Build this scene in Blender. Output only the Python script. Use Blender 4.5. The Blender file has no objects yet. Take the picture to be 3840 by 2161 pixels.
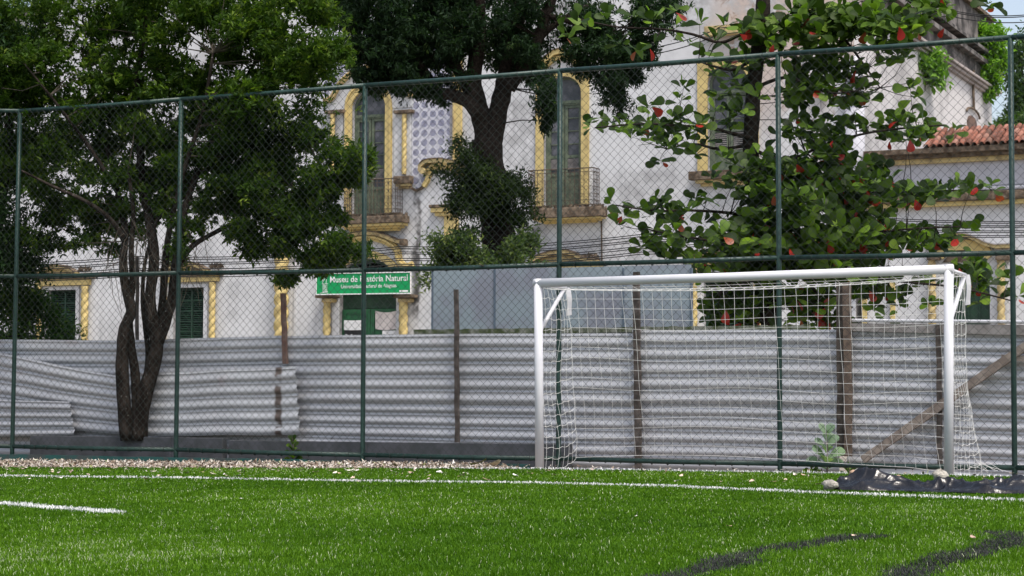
import bpy, math, random
import numpy as np
from mathutils import Matrix, Vector

random.seed(7); rng = np.random.default_rng(7)
S = bpy.context.scene
C = S.collection
R = math.radians

# ------------------------------------------------------------------ camera, sky, sun, exposure
FOC, PITCH, ROLL, CAMZ = 7500.0, 0.05413, 0.00312, 0.8172      # focal length in pixels of the 3840 wide photograph
fw = np.array([0, math.cos(PITCH), math.sin(PITCH)])
_up = np.array([0, -math.sin(PITCH), math.cos(PITCH)]); _rt = np.array([1.0, 0, 0])
rt = math.cos(ROLL) * _rt + math.sin(ROLL) * _up
up = -math.sin(ROLL) * _rt + math.cos(ROLL) * _up
EYE = np.array([0, 0, CAMZ])
cd = bpy.data.cameras.new('camera'); cam = bpy.data.objects.new('camera', cd); C.objects.link(cam)
cd.sensor_width = 36; cd.lens = FOC / 3840 * 36; cd.clip_start = .1; cd.clip_end = 5000
cam.matrix_world = Matrix(((rt[0], up[0], -fw[0], 0), (rt[1], up[1], -fw[1], 0), (rt[2], up[2], -fw[2], CAMZ), (0, 0, 0, 1)))
S.camera = cam
SUN_EL, SUN_AZ = R(62), math.atan2(.52, -.85)        # azimuth from +Y towards +X
world = bpy.data.worlds.new('World'); S.world = world; world.use_nodes = True
wn = world.node_tree; bg = wn.nodes['Background']
sky = wn.nodes.new('ShaderNodeTexSky'); sky.sky_type = 'NISHITA'; sky.sun_disc = False
sky.sun_elevation = SUN_EL; sky.sun_rotation = SUN_AZ; sky.dust_density = 4.0; sky.air_density = 1.0; sky.ozone_density = .6
hs = wn.nodes.new('ShaderNodeHueSaturation'); hs.inputs['Saturation'].default_value = .72      # hazy, thinly overcast sky
wn.links.new(sky.outputs[0], hs.inputs['Color']); wn.links.new(hs.outputs[0], bg.inputs[0]); bg.inputs[1].default_value = .14
sl = bpy.data.lights.new('sun', 'SUN'); so = bpy.data.objects.new('sun', sl); C.objects.link(so)
sl.energy = 1.5; sl.angle = R(12); sl.color = (1, .95, .87)
sd = Vector((math.cos(SUN_EL) * math.sin(SUN_AZ), math.cos(SUN_EL) * math.cos(SUN_AZ), math.sin(SUN_EL)))
so.rotation_euler = sd.to_track_quat('Z', 'Y').to_euler()
S.view_settings.view_transform = 'Standard'; S.view_settings.look = 'None'; S.view_settings.gamma = 1
S.view_settings.exposure = 0.80; S.view_settings.use_curve_mapping = False
S.render.engine = 'CYCLES'; S.cycles.max_bounces = 6; S.cycles.transparent_max_bounces = 8

# ------------------------------------------------------------------ geometry helpers
D = 3840 / 2576.0                       # overview pixel -> photograph pixel

def ray(x, y): return fw + rt * ((x - 1920) / FOC) + up * ((1080.5 - y) / FOC)
def at(x, y, Z): return EYE + ray(x, y) * Z

class Plane:
    """vertical plane; u runs right along it, w towards the camera, z up"""
    def __init__(s, ox, oy, th):
        s.O = np.array([ox, oy, 0.0]); s.th = th
        s.U = np.array([math.cos(th), math.sin(th), 0]); s.N = np.array([math.sin(th), -math.cos(th), 0])
    def hit(s, x, y, w=0.0):
        d = ray(x, y); t = (w - (EYE - s.O) @ s.N) / (d @ s.N); p = EYE + d * t
        return float((p - s.O) @ s.U), float(p[2])
    def world(s, u, w, z): return s.O + s.U * u + s.N * w + np.array([0, 0, z])
    def u(s, x, y=1000): return s.hit(x, y)[0]
    def z(s, x, y, w=0.0): return s.hit(x, y, w)[1]

TH = -0.4341
FEN = Plane(.57025, 24.3428, TH)        # chain-link fence; post 3 of 6 stands at its origin
GOAL = Plane(.31124, 22.91975, TH)      # goal mouth
MET = Plane(*(FEN.world(0, -.75, 0)[:2]), TH)      # corrugated sheet hoarding
_p = at(1400, 1487, 62.0); FAC = Plane(_p[0], _p[1], -.44)   # museum front

def gz(x):
    t = np.clip((1.5 - x) / 9.0, 0, 1); return -.085 * t * t * (3 - 2 * t)
def strip_z(x):
    t = np.clip((x + .4) / 1.3, 0, 1); return gz(x) - .004 - .165 * t * t * (3 - 2 * t)
def ground(x, y):
    z = 0.0
    for _ in range(6):
        d = ray(x, y); t = (z - CAMZ) / d[2]; p = EYE + d * t; z = float(gz(p[0]))
    return p

def smooth_noise(x, y, s=1.0, seed=0):
    r = np.random.default_rng(seed); v = np.zeros_like(np.asarray(x, float))
    for k in range(7):
        a = r.uniform(0, 6.28); f = s * r.uniform(.6, 2.2); v = v + np.sin((x * math.cos(a) + y * math.sin(a)) * f + r.uniform(0, 6.28))
    return v / 3.0

class MB:
    """collects shapes of ONE object"""
    def __init__(s): s.v = []; s.f = []; s.m = []; s.cur = 0
    def add(s, vs, fs):
        b = len(s.v); s.v += [tuple(map(float, p)) for p in vs]; s.f += [tuple(i + b for i in f) for f in fs]; s.m += [s.cur] * len(fs)
    def box(s, a0, a1, b0, b1, c0, c1):
        vs = [(x, y, z) for z in (c0, c1) for y in (b0, b1) for x in (a0, a1)]
        s.add(vs, [(0, 2, 3, 1), (4, 5, 7, 6), (0, 1, 5, 4), (2, 6, 7, 3), (0, 4, 6, 2), (1, 3, 7, 5)])
    def prism(s, poly, v0, v1):
        """poly in (u, z), extruded from v0 to v1"""
        n = len(poly); vs = [(u, v0, z) for u, z in poly] + [(u, v1, z) for u, z in poly]
        s.add(vs, [tuple(range(n)), tuple(range(2 * n - 1, n - 1, -1))] + [(i, i + n, (i + 1) % n + n, (i + 1) % n) for i in range(n)])
    def tube(s, pts, rad, n=6, cap=True):
        pts = [np.array(p, float) for p in pts]; k = len(pts)
        rad = [rad] * k if np.isscalar(rad) else list(rad); vs = []; ref = np.array([0.13, .21, .97]); prev = None
        for i in range(k):
            t = pts[min(i + 1, k - 1)] - pts[max(i - 1, 0)]; t = t / (np.linalg.norm(t) + 1e-9)
            a = prev if prev is not None else np.cross(t, ref if abs(t @ ref) < .9 else np.array([1., 0, 0]))
            a = a - t * (a @ t); a /= np.linalg.norm(a) + 1e-9; prev = a; b = np.cross(t, a)
            for j in range(n):
                q = 2 * math.pi * j / n; vs.append(pts[i] + (a * math.cos(q) + b * math.sin(q)) * rad[i])
        fs = [(i * n + j, i * n + (j + 1) % n, (i + 1) * n + (j + 1) % n, (i + 1) * n + j) for i in range(k - 1) for j in range(n)]
        if cap: fs += [tuple(range(n - 1, -1, -1)), tuple((k - 1) * n + j for j in range(n))]
        s.add(vs, fs)
    def ribbon(s, pts, width, v0, v1):
        """moulding following a polyline in (u, z); width in the plane, from v0 (back) to v1 (front)"""
        P = [np.array(p, float) for p in pts]; n = len(P); A = []; B = []
        for i in range(n):
            t = P[min(i + 1, n - 1)] - P[max(i - 1, 0)]; t /= np.linalg.norm(t) + 1e-9; nn = np.array([-t[1], t[0]])
            w = width[i] if hasattr(width, '__len__') else width
            A.append(P[i] + nn * w / 2); B.append(P[i] - nn * w / 2)
        vs = []
        for i in range(n): vs += [(A[i][0], v0, A[i][1]), (A[i][0], v1, A[i][1]), (B[i][0], v1, B[i][1]), (B[i][0], v0, B[i][1])]
        fs = []
        for i in range(n - 1):
            a = i * 4; b = a + 4; fs += [(a + k, b + k, b + (k + 1) % 4, a + (k + 1) % 4) for k in range(4)]
        fs += [(3, 2, 1, 0), tuple((n - 1) * 4 + k for k in range(4))]
        s.add(vs, fs)
    def build(s, name, mat, parent=None, smooth=False, bevel=0.0):
        me = bpy.data.meshes.new(name); me.from_pydata(s.v, [], s.f)
        mats = mat if isinstance(mat, (list, tuple)) else [mat]
        for x in mats: me.materials.append(x)
        me.polygons.foreach_set('material_index', s.m)
        if smooth: me.polygons.foreach_set('use_smooth', [True] * len(s.f))
        me.update(); o = bpy.data.objects.new(name, me); C.objects.link(o)
        if parent: o.parent = parent
        if bevel:
            b = o.modifiers.new('bevel', 'BEVEL'); b.width = bevel; b.segments = 2; b.limit_method = 'ANGLE'
        return o

def raw(name, V, F, mat, parent=None, attr=None, smooth=False):
    """mesh from arrays; F is (n, k) with one k"""
    me = bpy.data.meshes.new(name); n, k = F.shape
    me.vertices.add(len(V)); me.vertices.foreach_set('co', np.ascontiguousarray(V, np.float32).ravel())
    me.loops.add(n * k); me.loops.foreach_set('vertex_index', np.ascontiguousarray(F, np.int32).ravel())
    me.polygons.add(n); me.polygons.foreach_set('loop_start', np.arange(0, n * k, k, dtype=np.int32)); me.polygons.foreach_set('loop_total', np.full(n, k, np.int32))
    if smooth: me.polygons.foreach_set('use_smooth', np.ones(n, bool))
    for m in (mat if isinstance(mat, (list, tuple)) else [mat]): me.materials.append(m)
    if attr is not None:
        a = me.attributes.new('tint', 'FLOAT', 'POINT'); a.data.foreach_set('value', np.ascontiguousarray(attr, np.float32))
    me.update(); o = bpy.data.objects.new(name, me); C.objects.link(o)
    if parent: o.parent = parent
    return o

def empty(name, loc=(0, 0, 0), rz=0, label=None, cat=None, group=None, kind=None):
    o = bpy.data.objects.new(name, None); C.objects.link(o); o.location = loc; o.rotation_euler = (0, 0, rz)
    o.empty_display_size = .1; return tag(o, label, cat, group, kind)
def tag(o, label=None, cat=None, group=None, kind=None):
    if label: o['label'] = label
    if cat: o['category'] = cat
    if group: o['group'] = group
    if kind: o['kind'] = kind
    return o

# ------------------------------------------------------------------ materials
class NT:
    def __init__(s, name):
        s.mat = bpy.data.materials.new(name); s.mat.use_nodes = True; s.t = s.mat.node_tree; s.b = s.t.nodes['Principled BSDF']
        s.out = s.t.nodes['Material Output']
    def node(s, typ, **kw):
        n = s.t.nodes.new(typ)
        for k, v in kw.items(): setattr(n, k, v)
        return n
    def put(s, sock, v):
        if hasattr(v, 'is_linked') or isinstance(v, bpy.types.NodeSocket): s.t.links.new(v, sock)
        else: sock.default_value = v
    def m(s, op, a, b=None, c=None, clamp=False):
        n = s.node('ShaderNodeMath', operation=op, use_clamp=clamp); s.put(n.inputs[0], a)
        if b is not None: s.put(n.inputs[1], b)
        if c is not None: s.put(n.inputs[2], c)
        return n.outputs[0]
    def pos(s): return s.node('ShaderNodeNewGeometry').outputs['Position']
    def obj(s): return s.node('ShaderNodeTexCoord').outputs['Object']
    def noise(s, scale, detail=4, vec=None, rough=.55, dist=0.0):
        n = s.node('ShaderNodeTexNoise'); n.inputs['Scale'].default_value = scale; n.inputs['Detail'].default_value = detail
        n.inputs['Roughness'].default_value = rough; n.inputs['Distortion'].default_value = dist
        s.put(n.inputs['Vector'], vec if vec is not None else s.pos()); return n.outputs[0]
    def scaled(s, vec, sc):
        n = s.node('ShaderNodeVectorMath', operation='MULTIPLY'); s.put(n.inputs[0], vec); n.inputs[1].default_value = sc; return n.outputs[0]
    def ramp(s, f, stops):
        n = s.node('ShaderNodeValToRGB'); s.put(n.inputs[0], f); e = n.color_ramp.elements
        while len(e) < len(stops): e.new(.5)
        for el, (p, c) in zip(e, stops): el.position = p; el.color = (*c, 1) if len(c) == 3 else c
        return n.outputs[0]
    def step(s, f, a, b):
        n = s.node('ShaderNodeMapRange', interpolation_type='SMOOTHSTEP'); s.put(n.inputs[0], f)
        n.inputs[1].default_value = a; n.inputs[2].default_value = b; return n.outputs[0]
    def mix(s, f, a, b):
        n = s.node('ShaderNodeMix', data_type='RGBA'); s.put(n.inputs[0], f); s.put(n.inputs[6], a if not isinstance(a, tuple) else (*a, 1))
        s.put(n.inputs[7], b if not isinstance(b, tuple) else (*b, 1)); return n.outputs[2]
    def bump(s, h, strength=.3, dist=.01):
        n = s.node('ShaderNodeBump'); n.inputs['Strength'].default_value = strength; n.inputs['Distance'].default_value = dist
        s.put(n.inputs['Height'], h); s.t.links.new(n.outputs[0], s.b.inputs['Normal'])
    def attr(s, name='tint'):
        n = s.node('ShaderNodeAttribute'); n.attribute_name = name; return n.outputs['Fac']
    def set(s, col=None, rough=.6, spec=.3, metal=0.0):
        if col is not None: s.put(s.b.inputs['Base Color'], (*col, 1) if isinstance(col, tuple) and len(col) == 3 else col)
        s.put(s.b.inputs['Roughness'], rough); s.b.inputs['Specular IOR Level'].default_value = spec; s.b.inputs['Metallic'].default_value = metal
        return s.mat

def plain(name, a, b, scale=8, rough=.65, spec=.3, metal=0.0, lo=.35, hi=.65, bump=.2, bscale=None, bd=.005):
    n = NT(name); f = n.step(n.noise(scale, 5), lo, hi); n.bump(n.noise(bscale or scale * 4, 4), bump, bd)
    return n.set(n.mix(f, a, b), rough, spec, metal)

def leafmat(name, stops, trans=.45, rough=.55, spec=.15, tcol=1.5, objrand=False):
    n = NT(name)
    f = n.node('ShaderNodeObjectInfo').outputs['Random'] if objrand else n.attr()
    col = n.ramp(f, stops); n.set(col, rough, spec)
    tr = n.node('ShaderNodeBsdfTranslucent'); h = n.node('ShaderNodeMix', data_type='RGBA', blend_type='MULTIPLY')
    h.inputs[0].default_value = 1; n.put(h.inputs[6], col); h.inputs[7].default_value = (tcol * 1.1, tcol * 1.25, tcol * .5, 1)
    n.t.links.new(h.outputs[2], tr.inputs[0])
    mx = n.node('ShaderNodeMixShader'); mx.inputs[0].default_value = trans
    n.t.links.new(n.b.outputs[0], mx.inputs[1]); n.t.links.new(tr.outputs[0], mx.inputs[2]); n.t.links.new(mx.outputs[0], n.out.inputs[0])
    return n.mat

def facade_mat(name, base, dark, streaks=(), peel=None, grime=.5, ledges=()):
    """weathered limewash in museum coordinates: mottling, run-off streaks, peeled patches"""
    n = NT(name); p = n.pos()
    dot = n.node('ShaderNodeVectorMath', operation='DOT_PRODUCT'); sub = n.node('ShaderNodeVectorMath', operation='SUBTRACT')
    n.put(sub.inputs[0], p); sub.inputs[1].default_value = tuple(FAC.O); n.put(dot.inputs[0], sub.outputs[0]); dot.inputs[1].default_value = tuple(FAC.U)
    u = dot.outputs['Value']; sep = n.node('ShaderNodeSeparateXYZ'); n.put(sep.inputs[0], p); z = sep.outputs[2]
    big = n.noise(.45, 6, rough=.65); vert = n.noise(1.0, 5, n.scaled(p, (2.2, 2.2, .25)), rough=.7); fine = n.noise(5, 5, rough=.7)
    c = n.mix(n.m('MULTIPLY', n.step(big, .42, .72), grime), base, tuple(x * .62 for x in base))
    c = n.mix(n.m('MULTIPLY', n.step(vert, .52, .78), grime * .8), c, tuple(x * .5 for x in base))
    c = n.mix(n.m('MULTIPLY', n.step(fine, .55, .8), grime * .4), c, tuple(x * .6 for x in base))
    wob = n.m('MULTIPLY', n.m('SUBTRACT', n.noise(1.6, 4), .5), .35)
    for (u0, w, z0, z1, amt) in streaks:
        du = n.m('ABSOLUTE', n.m('SUBTRACT', n.m('ADD', u, wob), u0))
        a = n.m('SUBTRACT', 1, n.step(du, w * .35, w), clamp=True)
        v = n.m('MULTIPLY', n.step(z, z0 - .3, z0 + .3), n.m('SUBTRACT', 1, n.step(z, z1 - .15, z1 + .15)))
        k = n.m('MULTIPLY', n.m('MULTIPLY', a, v), n.m('MULTIPLY', n.step(n.noise(3.5, 5), .3, .6), amt))
        c = n.mix(k, c, dark)
    if peel:
        u0, z0 = peel
        k = n.m('MULTIPLY', n.step(u, u0 - 1, u0 + .6), n.step(z, z0 - 2.5, z0 + 1.0))
        c = n.mix(n.m('MULTIPLY', k, n.step(n.noise(.9, 6, rough=.7), .40, .56)), c, (.50, .42, .38))
        c = n.mix(n.m('MULTIPLY', k, n.step(n.noise(2.3, 6, rough=.7), .55, .63)), c, (.30, .22, .17))
        c = n.mix(n.m('MULTIPLY', k, n.step(n.noise(1.7, 7, rough=.75), .6, .66)), c, (.16, .15, .15))
    n.bump(n.noise(7, 6), .35, .02); return n.set(c, .85, .15)

UR0 = FAC.u(3205, 500)
WHITE = facade_mat('limewash_white', (.595, .60, .615), (.095, .09, .088), streaks=[
    (FAC.u(1566, 900), .14, FAC.z(1566, 1180), FAC.z(1566, 716), .95), (FAC.u(1561, 1100), .20, FAC.z(1566, 1190), FAC.z(1566, 920), .8),
    (FAC.u(2010, 930), .22, FAC.z(2010, 990), FAC.z(2010, 850), .7), (FAC.u(2025, 930), .5, FAC.z(2025, 960), FAC.z(2025, 850), .35),
    (FAC.u(1500, 400), 1.2, FAC.z(1500, 340), FAC.z(1500, 250), .35), (FAC.u(1950, 500), .7, FAC.z(1950, 640), FAC.z(1950, 380), .35), (FAC.u(2420, 700), 1.5, FAC.z(2420, 770), FAC.z(2420, 640), .3), (FAC.u(2330, 950), 1.6, FAC.z(2330, 985), FAC.z(2330, 900), .35), (FAC.u(2900, 100), 2.0, FAC.z(2900, 260), FAC.z(2900, -60), .55), (FAC.u(2560, 40), 1.2, FAC.z(2560, 120), FAC.z(2560, -60), .5), (FAC.u(1240, 560), .6, FAC.z(1240, 640), FAC.z(1240, 440), .35), (FAC.u(2120, 120), 1.0, FAC.z(2120, 170), FAC.z(2120, 0), .5), (FAC.u(870, 1150), .3, FAC.z(870, 1200), FAC.z(870, 1060), .25), (FAC.u(2060, 600), .9, FAC.z(2000, 760), FAC.z(2000, 350), .22)],
    peel=(FAC.u(2720, 300), FAC.z(2720, 330)), grime=.85)
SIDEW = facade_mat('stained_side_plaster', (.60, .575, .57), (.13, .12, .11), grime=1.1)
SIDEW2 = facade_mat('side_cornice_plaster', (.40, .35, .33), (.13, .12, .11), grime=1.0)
GREYW = facade_mat('grey_stained_plaster', (.46, .46, .50), (.13, .125, .12), grime=.8)
MOULD = plain('black_moulded_plaster', (.055, .052, .05), (.22, .20, .19), 1.6, .9, .1, lo=.38, hi=.68, bump=.4)
YELLOW = plain('ochre_paint', (.56, .44, .19), (.36, .28, .13), 2.4, .75, .2, lo=.42, hi=.8)
YELLOW2 = plain('faded_ochre_paint', (.52, .41, .20), (.20, .15, .09), 3.0, .8, .2, lo=.42, hi=.75)
MOSS = plain('moss_brown_ledge', (.075, .055, .04), (.20, .155, .115), 6, .95, .1, bump=.8, bd=.03)
REVEAL = plain('recess_plaster', (.42, .41, .42), (.30, .29, .3), 3, .85, .1)
SAGE = plain('sage_joinery', (.13, .155, .105), (.075, .10, .07), 5, .6, .3)
DKGREEN = plain('dark_green_joinery', (.018, .055, .03), (.012, .035, .022), 5, .5, .4)
DOORG = plain('green_door_paint', (.02, .12, .045), (.015, .08, .035), 3, .5, .4)
IRON = plain('rusty_iron', (.05, .045, .04), (.11, .075, .05), 20, .8, .2)
GLASS = plain('dusty_window_glass', (.045, .05, .06), (.14, .14, .16), 1.6, .22, .35, bump=0, lo=.42, hi=.7)
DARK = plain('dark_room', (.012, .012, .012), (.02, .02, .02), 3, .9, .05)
CLOTH = plain('pale_cloth', (.62, .57, .55), (.55, .5, .49), 6, .9, .1)
SIGNG = plain('sign_green_vinyl', (.0, .30, .085), (.0, .27, .08), 2, .35, .4, bump=0)
SIGNW = plain('sign_white', (.8, .8, .8), (.72, .72, .72), 3, .4, .4, bump=0)
BLACKP = plain('black_print', (.02, .02, .025), (.03, .03, .03), 3, .6, .2, bump=0)
GREENPIPE = plain('dark_green_pipe_paint', (.010, .034, .027), (.02, .05, .042), 9, .42, .4, bump=.15)
WIRE = plain('green_pvc_wire', (.018, .026, .024), (.03, .04, .037), 20, .5, .4, bump=0)
KERBG = plain('teal_painted_kerb', (.02, .075, .07), (.05, .06, .06), 3, .8, .2, lo=.45, hi=.6)
BEAM = plain('dark_grey_kerb', (.085, .088, .10), (.055, .06, .065), 4, .7, .3)
BARK = plain('dark_bark', (.036, .028, .023), (.016, .013, .011), 22, .95, .1, bump=1.0, bscale=45, bd=.02)
def _bark():
    n = NT('speckled_bark'); p = n.pos(); v = n.noise(9, 6, n.scaled(p, (1, 1, .35)), rough=.7)
    c = n.mix(n.step(v, .4, .65), (.014, .011, .009), (.046, .037, .031)); c = n.mix(n.step(n.noise(38, 3), .68, .72), c, (.34, .33, .30))
    n.bump(n.noise(40, 6, n.scaled(p, (1, 1, .3))), 1.0, .02); return n.set(c, .95, .1)
BARKS = _bark()
TWIG = plain('grey_twig', (.07, .06, .048), (.13, .11, .09), 12, .9, .1)
POSTW = plain('weathered_post_wood', (.06, .05, .045), (.13, .11, .10), 10, .9, .1, bump=.6, bscale=30)
PLANKW = plain('pale_plank_wood', (.34, .29, .25), (.22, .18, .155), 8, .9, .1, bump=.5)
PALEPL = plain('grey_weathered_plank', (.33, .31, .30), (.24, .22, .21), 8, .9, .1, bump=.5)
GOALW = plain('white_goal_enamel', (.64, .64, .67), (.57, .57, .61), 5, .4, .4, lo=.4, hi=.9, bump=.03)
NETW = plain('white_net_cord', (.82, .82, .80), (.74, .74, .72), 8, .8, .2, bump=0)
PANEL = plain('blue_grey_panel', (.27, .325, .365), (.235, .25, .30), 1.6, .6, .25, lo=.4, hi=.62, bump=.05)
PANELE = plain('panel_seam_frame', (.12, .16, .21), (.10, .13, .17), 3, .6, .3)
MOSSG = plain('green_moss', (.07, .09, .04), (.25, .26, .22), 9, .95, .1, bump=.6)
TARP = plain('black_plastic_tarp', (.004, .004, .006), (.008, .008, .010), 3, .22, .5, bump=.5, bscale=9, bd=.03)
STONE = plain('pale_concrete_lump', (.50, .47, .41), (.28, .26, .23), 14, .95, .1, bump=1, bd=.02)
TAN = plain('tan_stone', (.55, .38, .27), (.42, .28, .19), 14, .95, .1, bump=.6)
CABLE = plain('power_cable_sheath', (.02, .02, .022), (.03, .03, .03), 5, .7, .2, bump=0)
ACW = plain('white_appliance', (.6, .6, .6), (.5, .5, .5), 5, .5, .3)

def _metal():
    n = NT('weathered_zinc_sheet'); p = n.obj()
    big = n.noise(.7, 4); st = n.noise(1.0, 6, n.scaled(n.pos(), (.5, .5, 9)), rough=.6); pk = n.noise(2.1, 5)
    c = n.mix(n.step(big, .35, .7), (.53, .535, .56), (.44, .445, .47)); c = n.mix(n.m('MULTIPLY', n.step(st, .5, .8), .5), c, (.35, .35, .36))
    c = n.mix(n.m('MULTIPLY', n.step(pk, .58, .75), .35), c, (.36, .29, .28)); c = n.mix(n.step(n.noise(9, 6), .71, .77), c, (.14, .10, .08))
    n.bump(n.noise(1.2, 2), .10, .03); n.set(c, n.m('ADD', .30, n.m('MULTIPLY', big, .15)), .6, .15); return n.mat
METAL = _metal()

def _rust_metal():
    n = NT('pale_zinc_rust_marks'); u = n.node('ShaderNodeSeparateXYZ'); n.put(u.inputs[0], n.obj()); x = u.outputs[0]
    big = n.noise(1.3, 5); c = n.mix(n.step(big, .35, .7), (.55, .56, .58), (.46, .465, .485))
    band = n.m('SUBTRACT', 1, n.step(n.m('ABSOLUTE', n.m('SUBTRACT', x, RUSTX)), .03, .07), clamp=True)
    k = n.m('MULTIPLY', band, n.step(n.noise(1, 5, n.scaled(n.pos(), (2, 2, 9))), .42, .52))
    c = n.mix(k, c, (.13, .10, .085)); c = n.mix(n.m('MULTIPLY', n.step(n.noise(2.3, 5), .6, .75), .4), c, (.42, .31, .31))
    n.bump(n.noise(1.6, 3), .15, .03); return n.set(c, .4, .4, .08)

def _tile():
    """blue and white azulejo print, one rosette per 30 cm, in museum coordinates"""
    n = NT('azulejo_print'); p = n.pos()
    sub = n.node('ShaderNodeVectorMath', operation='SUBTRACT'); n.put(sub.inputs[0], p); sub.inputs[1].default_value = tuple(FAC.O)
    dot = n.node('ShaderNodeVectorMath', operation='DOT_PRODUCT'); n.put(dot.inputs[0], sub.outputs[0]); dot.inputs[1].default_value = tuple(FAC.U)
    sep = n.node('ShaderNodeSeparateXYZ'); n.put(sep.inputs[0], p)
    def cell(off):
        a = n.m('SUBTRACT', n.m('FRACT', n.m('ADD', n.m('DIVIDE', n.m('SUBTRACT', dot.outputs['Value'], TU0), TP), off)), .5)
        b = n.m('SUBTRACT', n.m('FRACT', n.m('ADD', n.m('DIVIDE', n.m('SUBTRACT', sep.outputs[2], TZ0), TP), off)), .5)
        return a, b, n.m('SQRT', n.m('ADD', n.m('MULTIPLY', a, a), n.m('MULTIPLY', b, b))), n.m('ARCTAN2', b, a)
    def band(r, c, w): return n.m('SUBTRACT', 1, n.step(n.m('ABSOLUTE', n.m('SUBTRACT', r, c)), w * .5, w), clamp=True)
    a, b, r, t = cell(0.0); pet = n.m('MULTIPLY', n.m('COSINE', n.m('MULTIPLY', t, 8)), .035)
    k = band(n.m('ADD', r, pet), .31, .055); k = n.m('MAXIMUM', k, n.m('MULTIPLY', band(r, .18, .05), .9)); k = n.m('MAXIMUM', k, n.m('MULTIPLY', n.m('SUBTRACT', 1, n.step(r, .08, .14)), .7))
    sp = n.m('MULTIPLY', n.step(n.m('COSINE', n.m('MULTIPLY', t, 8)), .2, .9), n.m('SUBTRACT', 1, n.step(r, .25, .3))); k = n.m('MAXIMUM', k, n.m('MULTIPLY', sp, .65))
    a2, b2, r2, t2 = cell(.5); k2 = n.m('MULTIPLY', n.m('MAXIMUM', band(r2, .09, .035), band(n.m('ADD', n.m('ABSOLUTE', a2), n.m('ABSOLUTE', b2)), .26, .03)), .5)
    k = n.m('MAXIMUM', k, k2); k = n.m('MULTIPLY', k, n.m('ADD', .7, n.m('MULTIPLY', n.noise(2.0, 4), .6)))
    c = n.mix(k, n.mix(n.step(n.noise(.8, 4), .4, .7), (.60, .60, .65), (.49, .49, .55)), (.045, .05, .15)); return n.set(c, .3, .5)
TP = .292; TU0 = FAC.u(1545, 500); TZ0 = FAC.z(1560, 696); AZUL = _tile()

def _rooftile():
    n = NT('terracotta_tile'); f = n.node('ShaderNodeObjectInfo').outputs['Random']
    c = n.ramp(f, [(0, (.12, .06, .045)), (.4, (.28, .115, .08)), (.8, (.36, .19, .145)), (1, (.07, .05, .04))])
    c = n.mix(n.step(n.noise(7, 5), .55, .72), c, (.14, .10, .09)); return n.set(c, .85, .15)
TERRA = _rooftile()

# ------------------------------------------------------------------ setting: ground, turf, lines
def sheet_ground(name, xs, ys, zf, mat):
    X, Y = np.meshgrid(xs, ys); V = np.stack([X, Y, zf(X, Y)], -1).reshape(-1, 3); w = len(xs)
    i, j = np.meshgrid(range(w - 1), range(len(ys) - 1)); a = (j * w + i).ravel(); F = np.stack([a, a + 1, a + w + 1, a + w], -1)
    return raw(name, V, F, mat, smooth=True)
DIRT = plain('dry_earth', (.30, .27, .23), (.20, .18, .155), 2, .95, .1, bump=.5)
tag(sheet_ground('ground', np.array([-3000, -300, -60, -20, 0, 20, 60, 300, 3000.]), np.array([-300, -20, 0, 15, 25, 40, 80, 300, 3000.]), lambda X, Y: X * 0 - .20, DIRT), kind='structure')
def turf_base_mat():
    n = NT('turf_backing'); c = n.mix(n.step(n.noise(60, 3), .4, .6), (.02, .05, .008), (.04, .095, .015)); return n.set(c, .9, .1)
TURFB = turf_base_mat()
EDGE = [ground(x, y)[:2] for x, y in ((-2600, 1742), (-900, 1750), (0, 1757), (700, 1760), (1300, 1762), (2024, 1764), (2550, 1772), (3100, 1780), (3500, 1786), (3840, 1794), (4600, 1812), (7500, 1880))]
EX = np.array([p[0] for p in EDGE]); EY = np.array([p[1] for p in EDGE])
def edge_y(x): return np.interp(x, EX, EY)
xs = np.linspace(-30, 24, 110)
V = []; F = []
for x in xs:
    e = float(edge_y(x)); V += [(x, -12, gz(x)), (x, 8, gz(x)), (x, e, gz(x)), (x, e + .002, -.195)]
F = [(4 * i + k, 4 * i + 4 + k, 4 * i + 5 + k, 4 * i + 1 + k) for i in range(len(xs) - 1) for k in (0, 1, 2)]
tag(raw('turf_base', np.array(V), np.array(F), TURFB), kind='structure')
STRIPM = plain('pale_dusty_concrete', (.24, .20, .17), (.14, .12, .10), 5, .95, .1, bump=.5)
V = []
for x in xs:
    e = float(edge_y(x)); f = FEN.O[1] + (x - FEN.O[0]) * math.tan(TH) + 1.6; V += [(x, e + .004, strip_z(x)), (x, max(f, e + .5), strip_z(x))]
F = [(2 * i, 2 * i + 2, 2 * i + 3, 2 * i + 1) for i in range(len(xs) - 1)]
tag(raw('dirt_strip', np.array(V), np.array(F), STRIPM), kind='structure')

LINES = [([(-500, 1788), (0, 1792), (700, 1800), (1365, 1813), (2080, 1821), (2500, 1832), (2922, 1851), (3400, 1869), (3840, 1886), (4500, 1914)], .12),
         ([(-700, 1876), (0, 1898), (440, 1932)], .15),
         ([(1500, 1762.5), (2024, 1765), (2550, 1773.5), (3100, 1781.5), (3500, 1787.5), (3840, 1795.5), (4400, 1809)], .11)]
TRACKS = [([(3235, 2022), (3150, 2034), (3000, 2052), (2860, 2072), (2770, 2096), (2700, 2130), (2560, 2165), (2300, 2230)], .24),
          ([(3740, 2008), (3800, 2030), (3760, 2058), (3640, 2088), (3520, 2118), (3430, 2156), (3380, 2220)], .25)]
LINES = [([ground(*p)[:2] for p in q], w) for q, w in LINES]; TRACKS = [([ground(*p)[:2] for p in q], w) for q, w in TRACKS]
def dist_poly(X, Y, pts):
    d = np.full(X.shape, 1e9)
    for a, b in zip(pts[:-1], pts[1:]):
        ab = b - a; t = np.clip(((X - a[0]) * ab[0] + (Y - a[1]) * ab[1]) / (ab @ ab), 0, 1); d = np.minimum(d, np.hypot(X - a[0] - t * ab[0], Y - a[1] - t * ab[1]))
    return d

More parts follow.
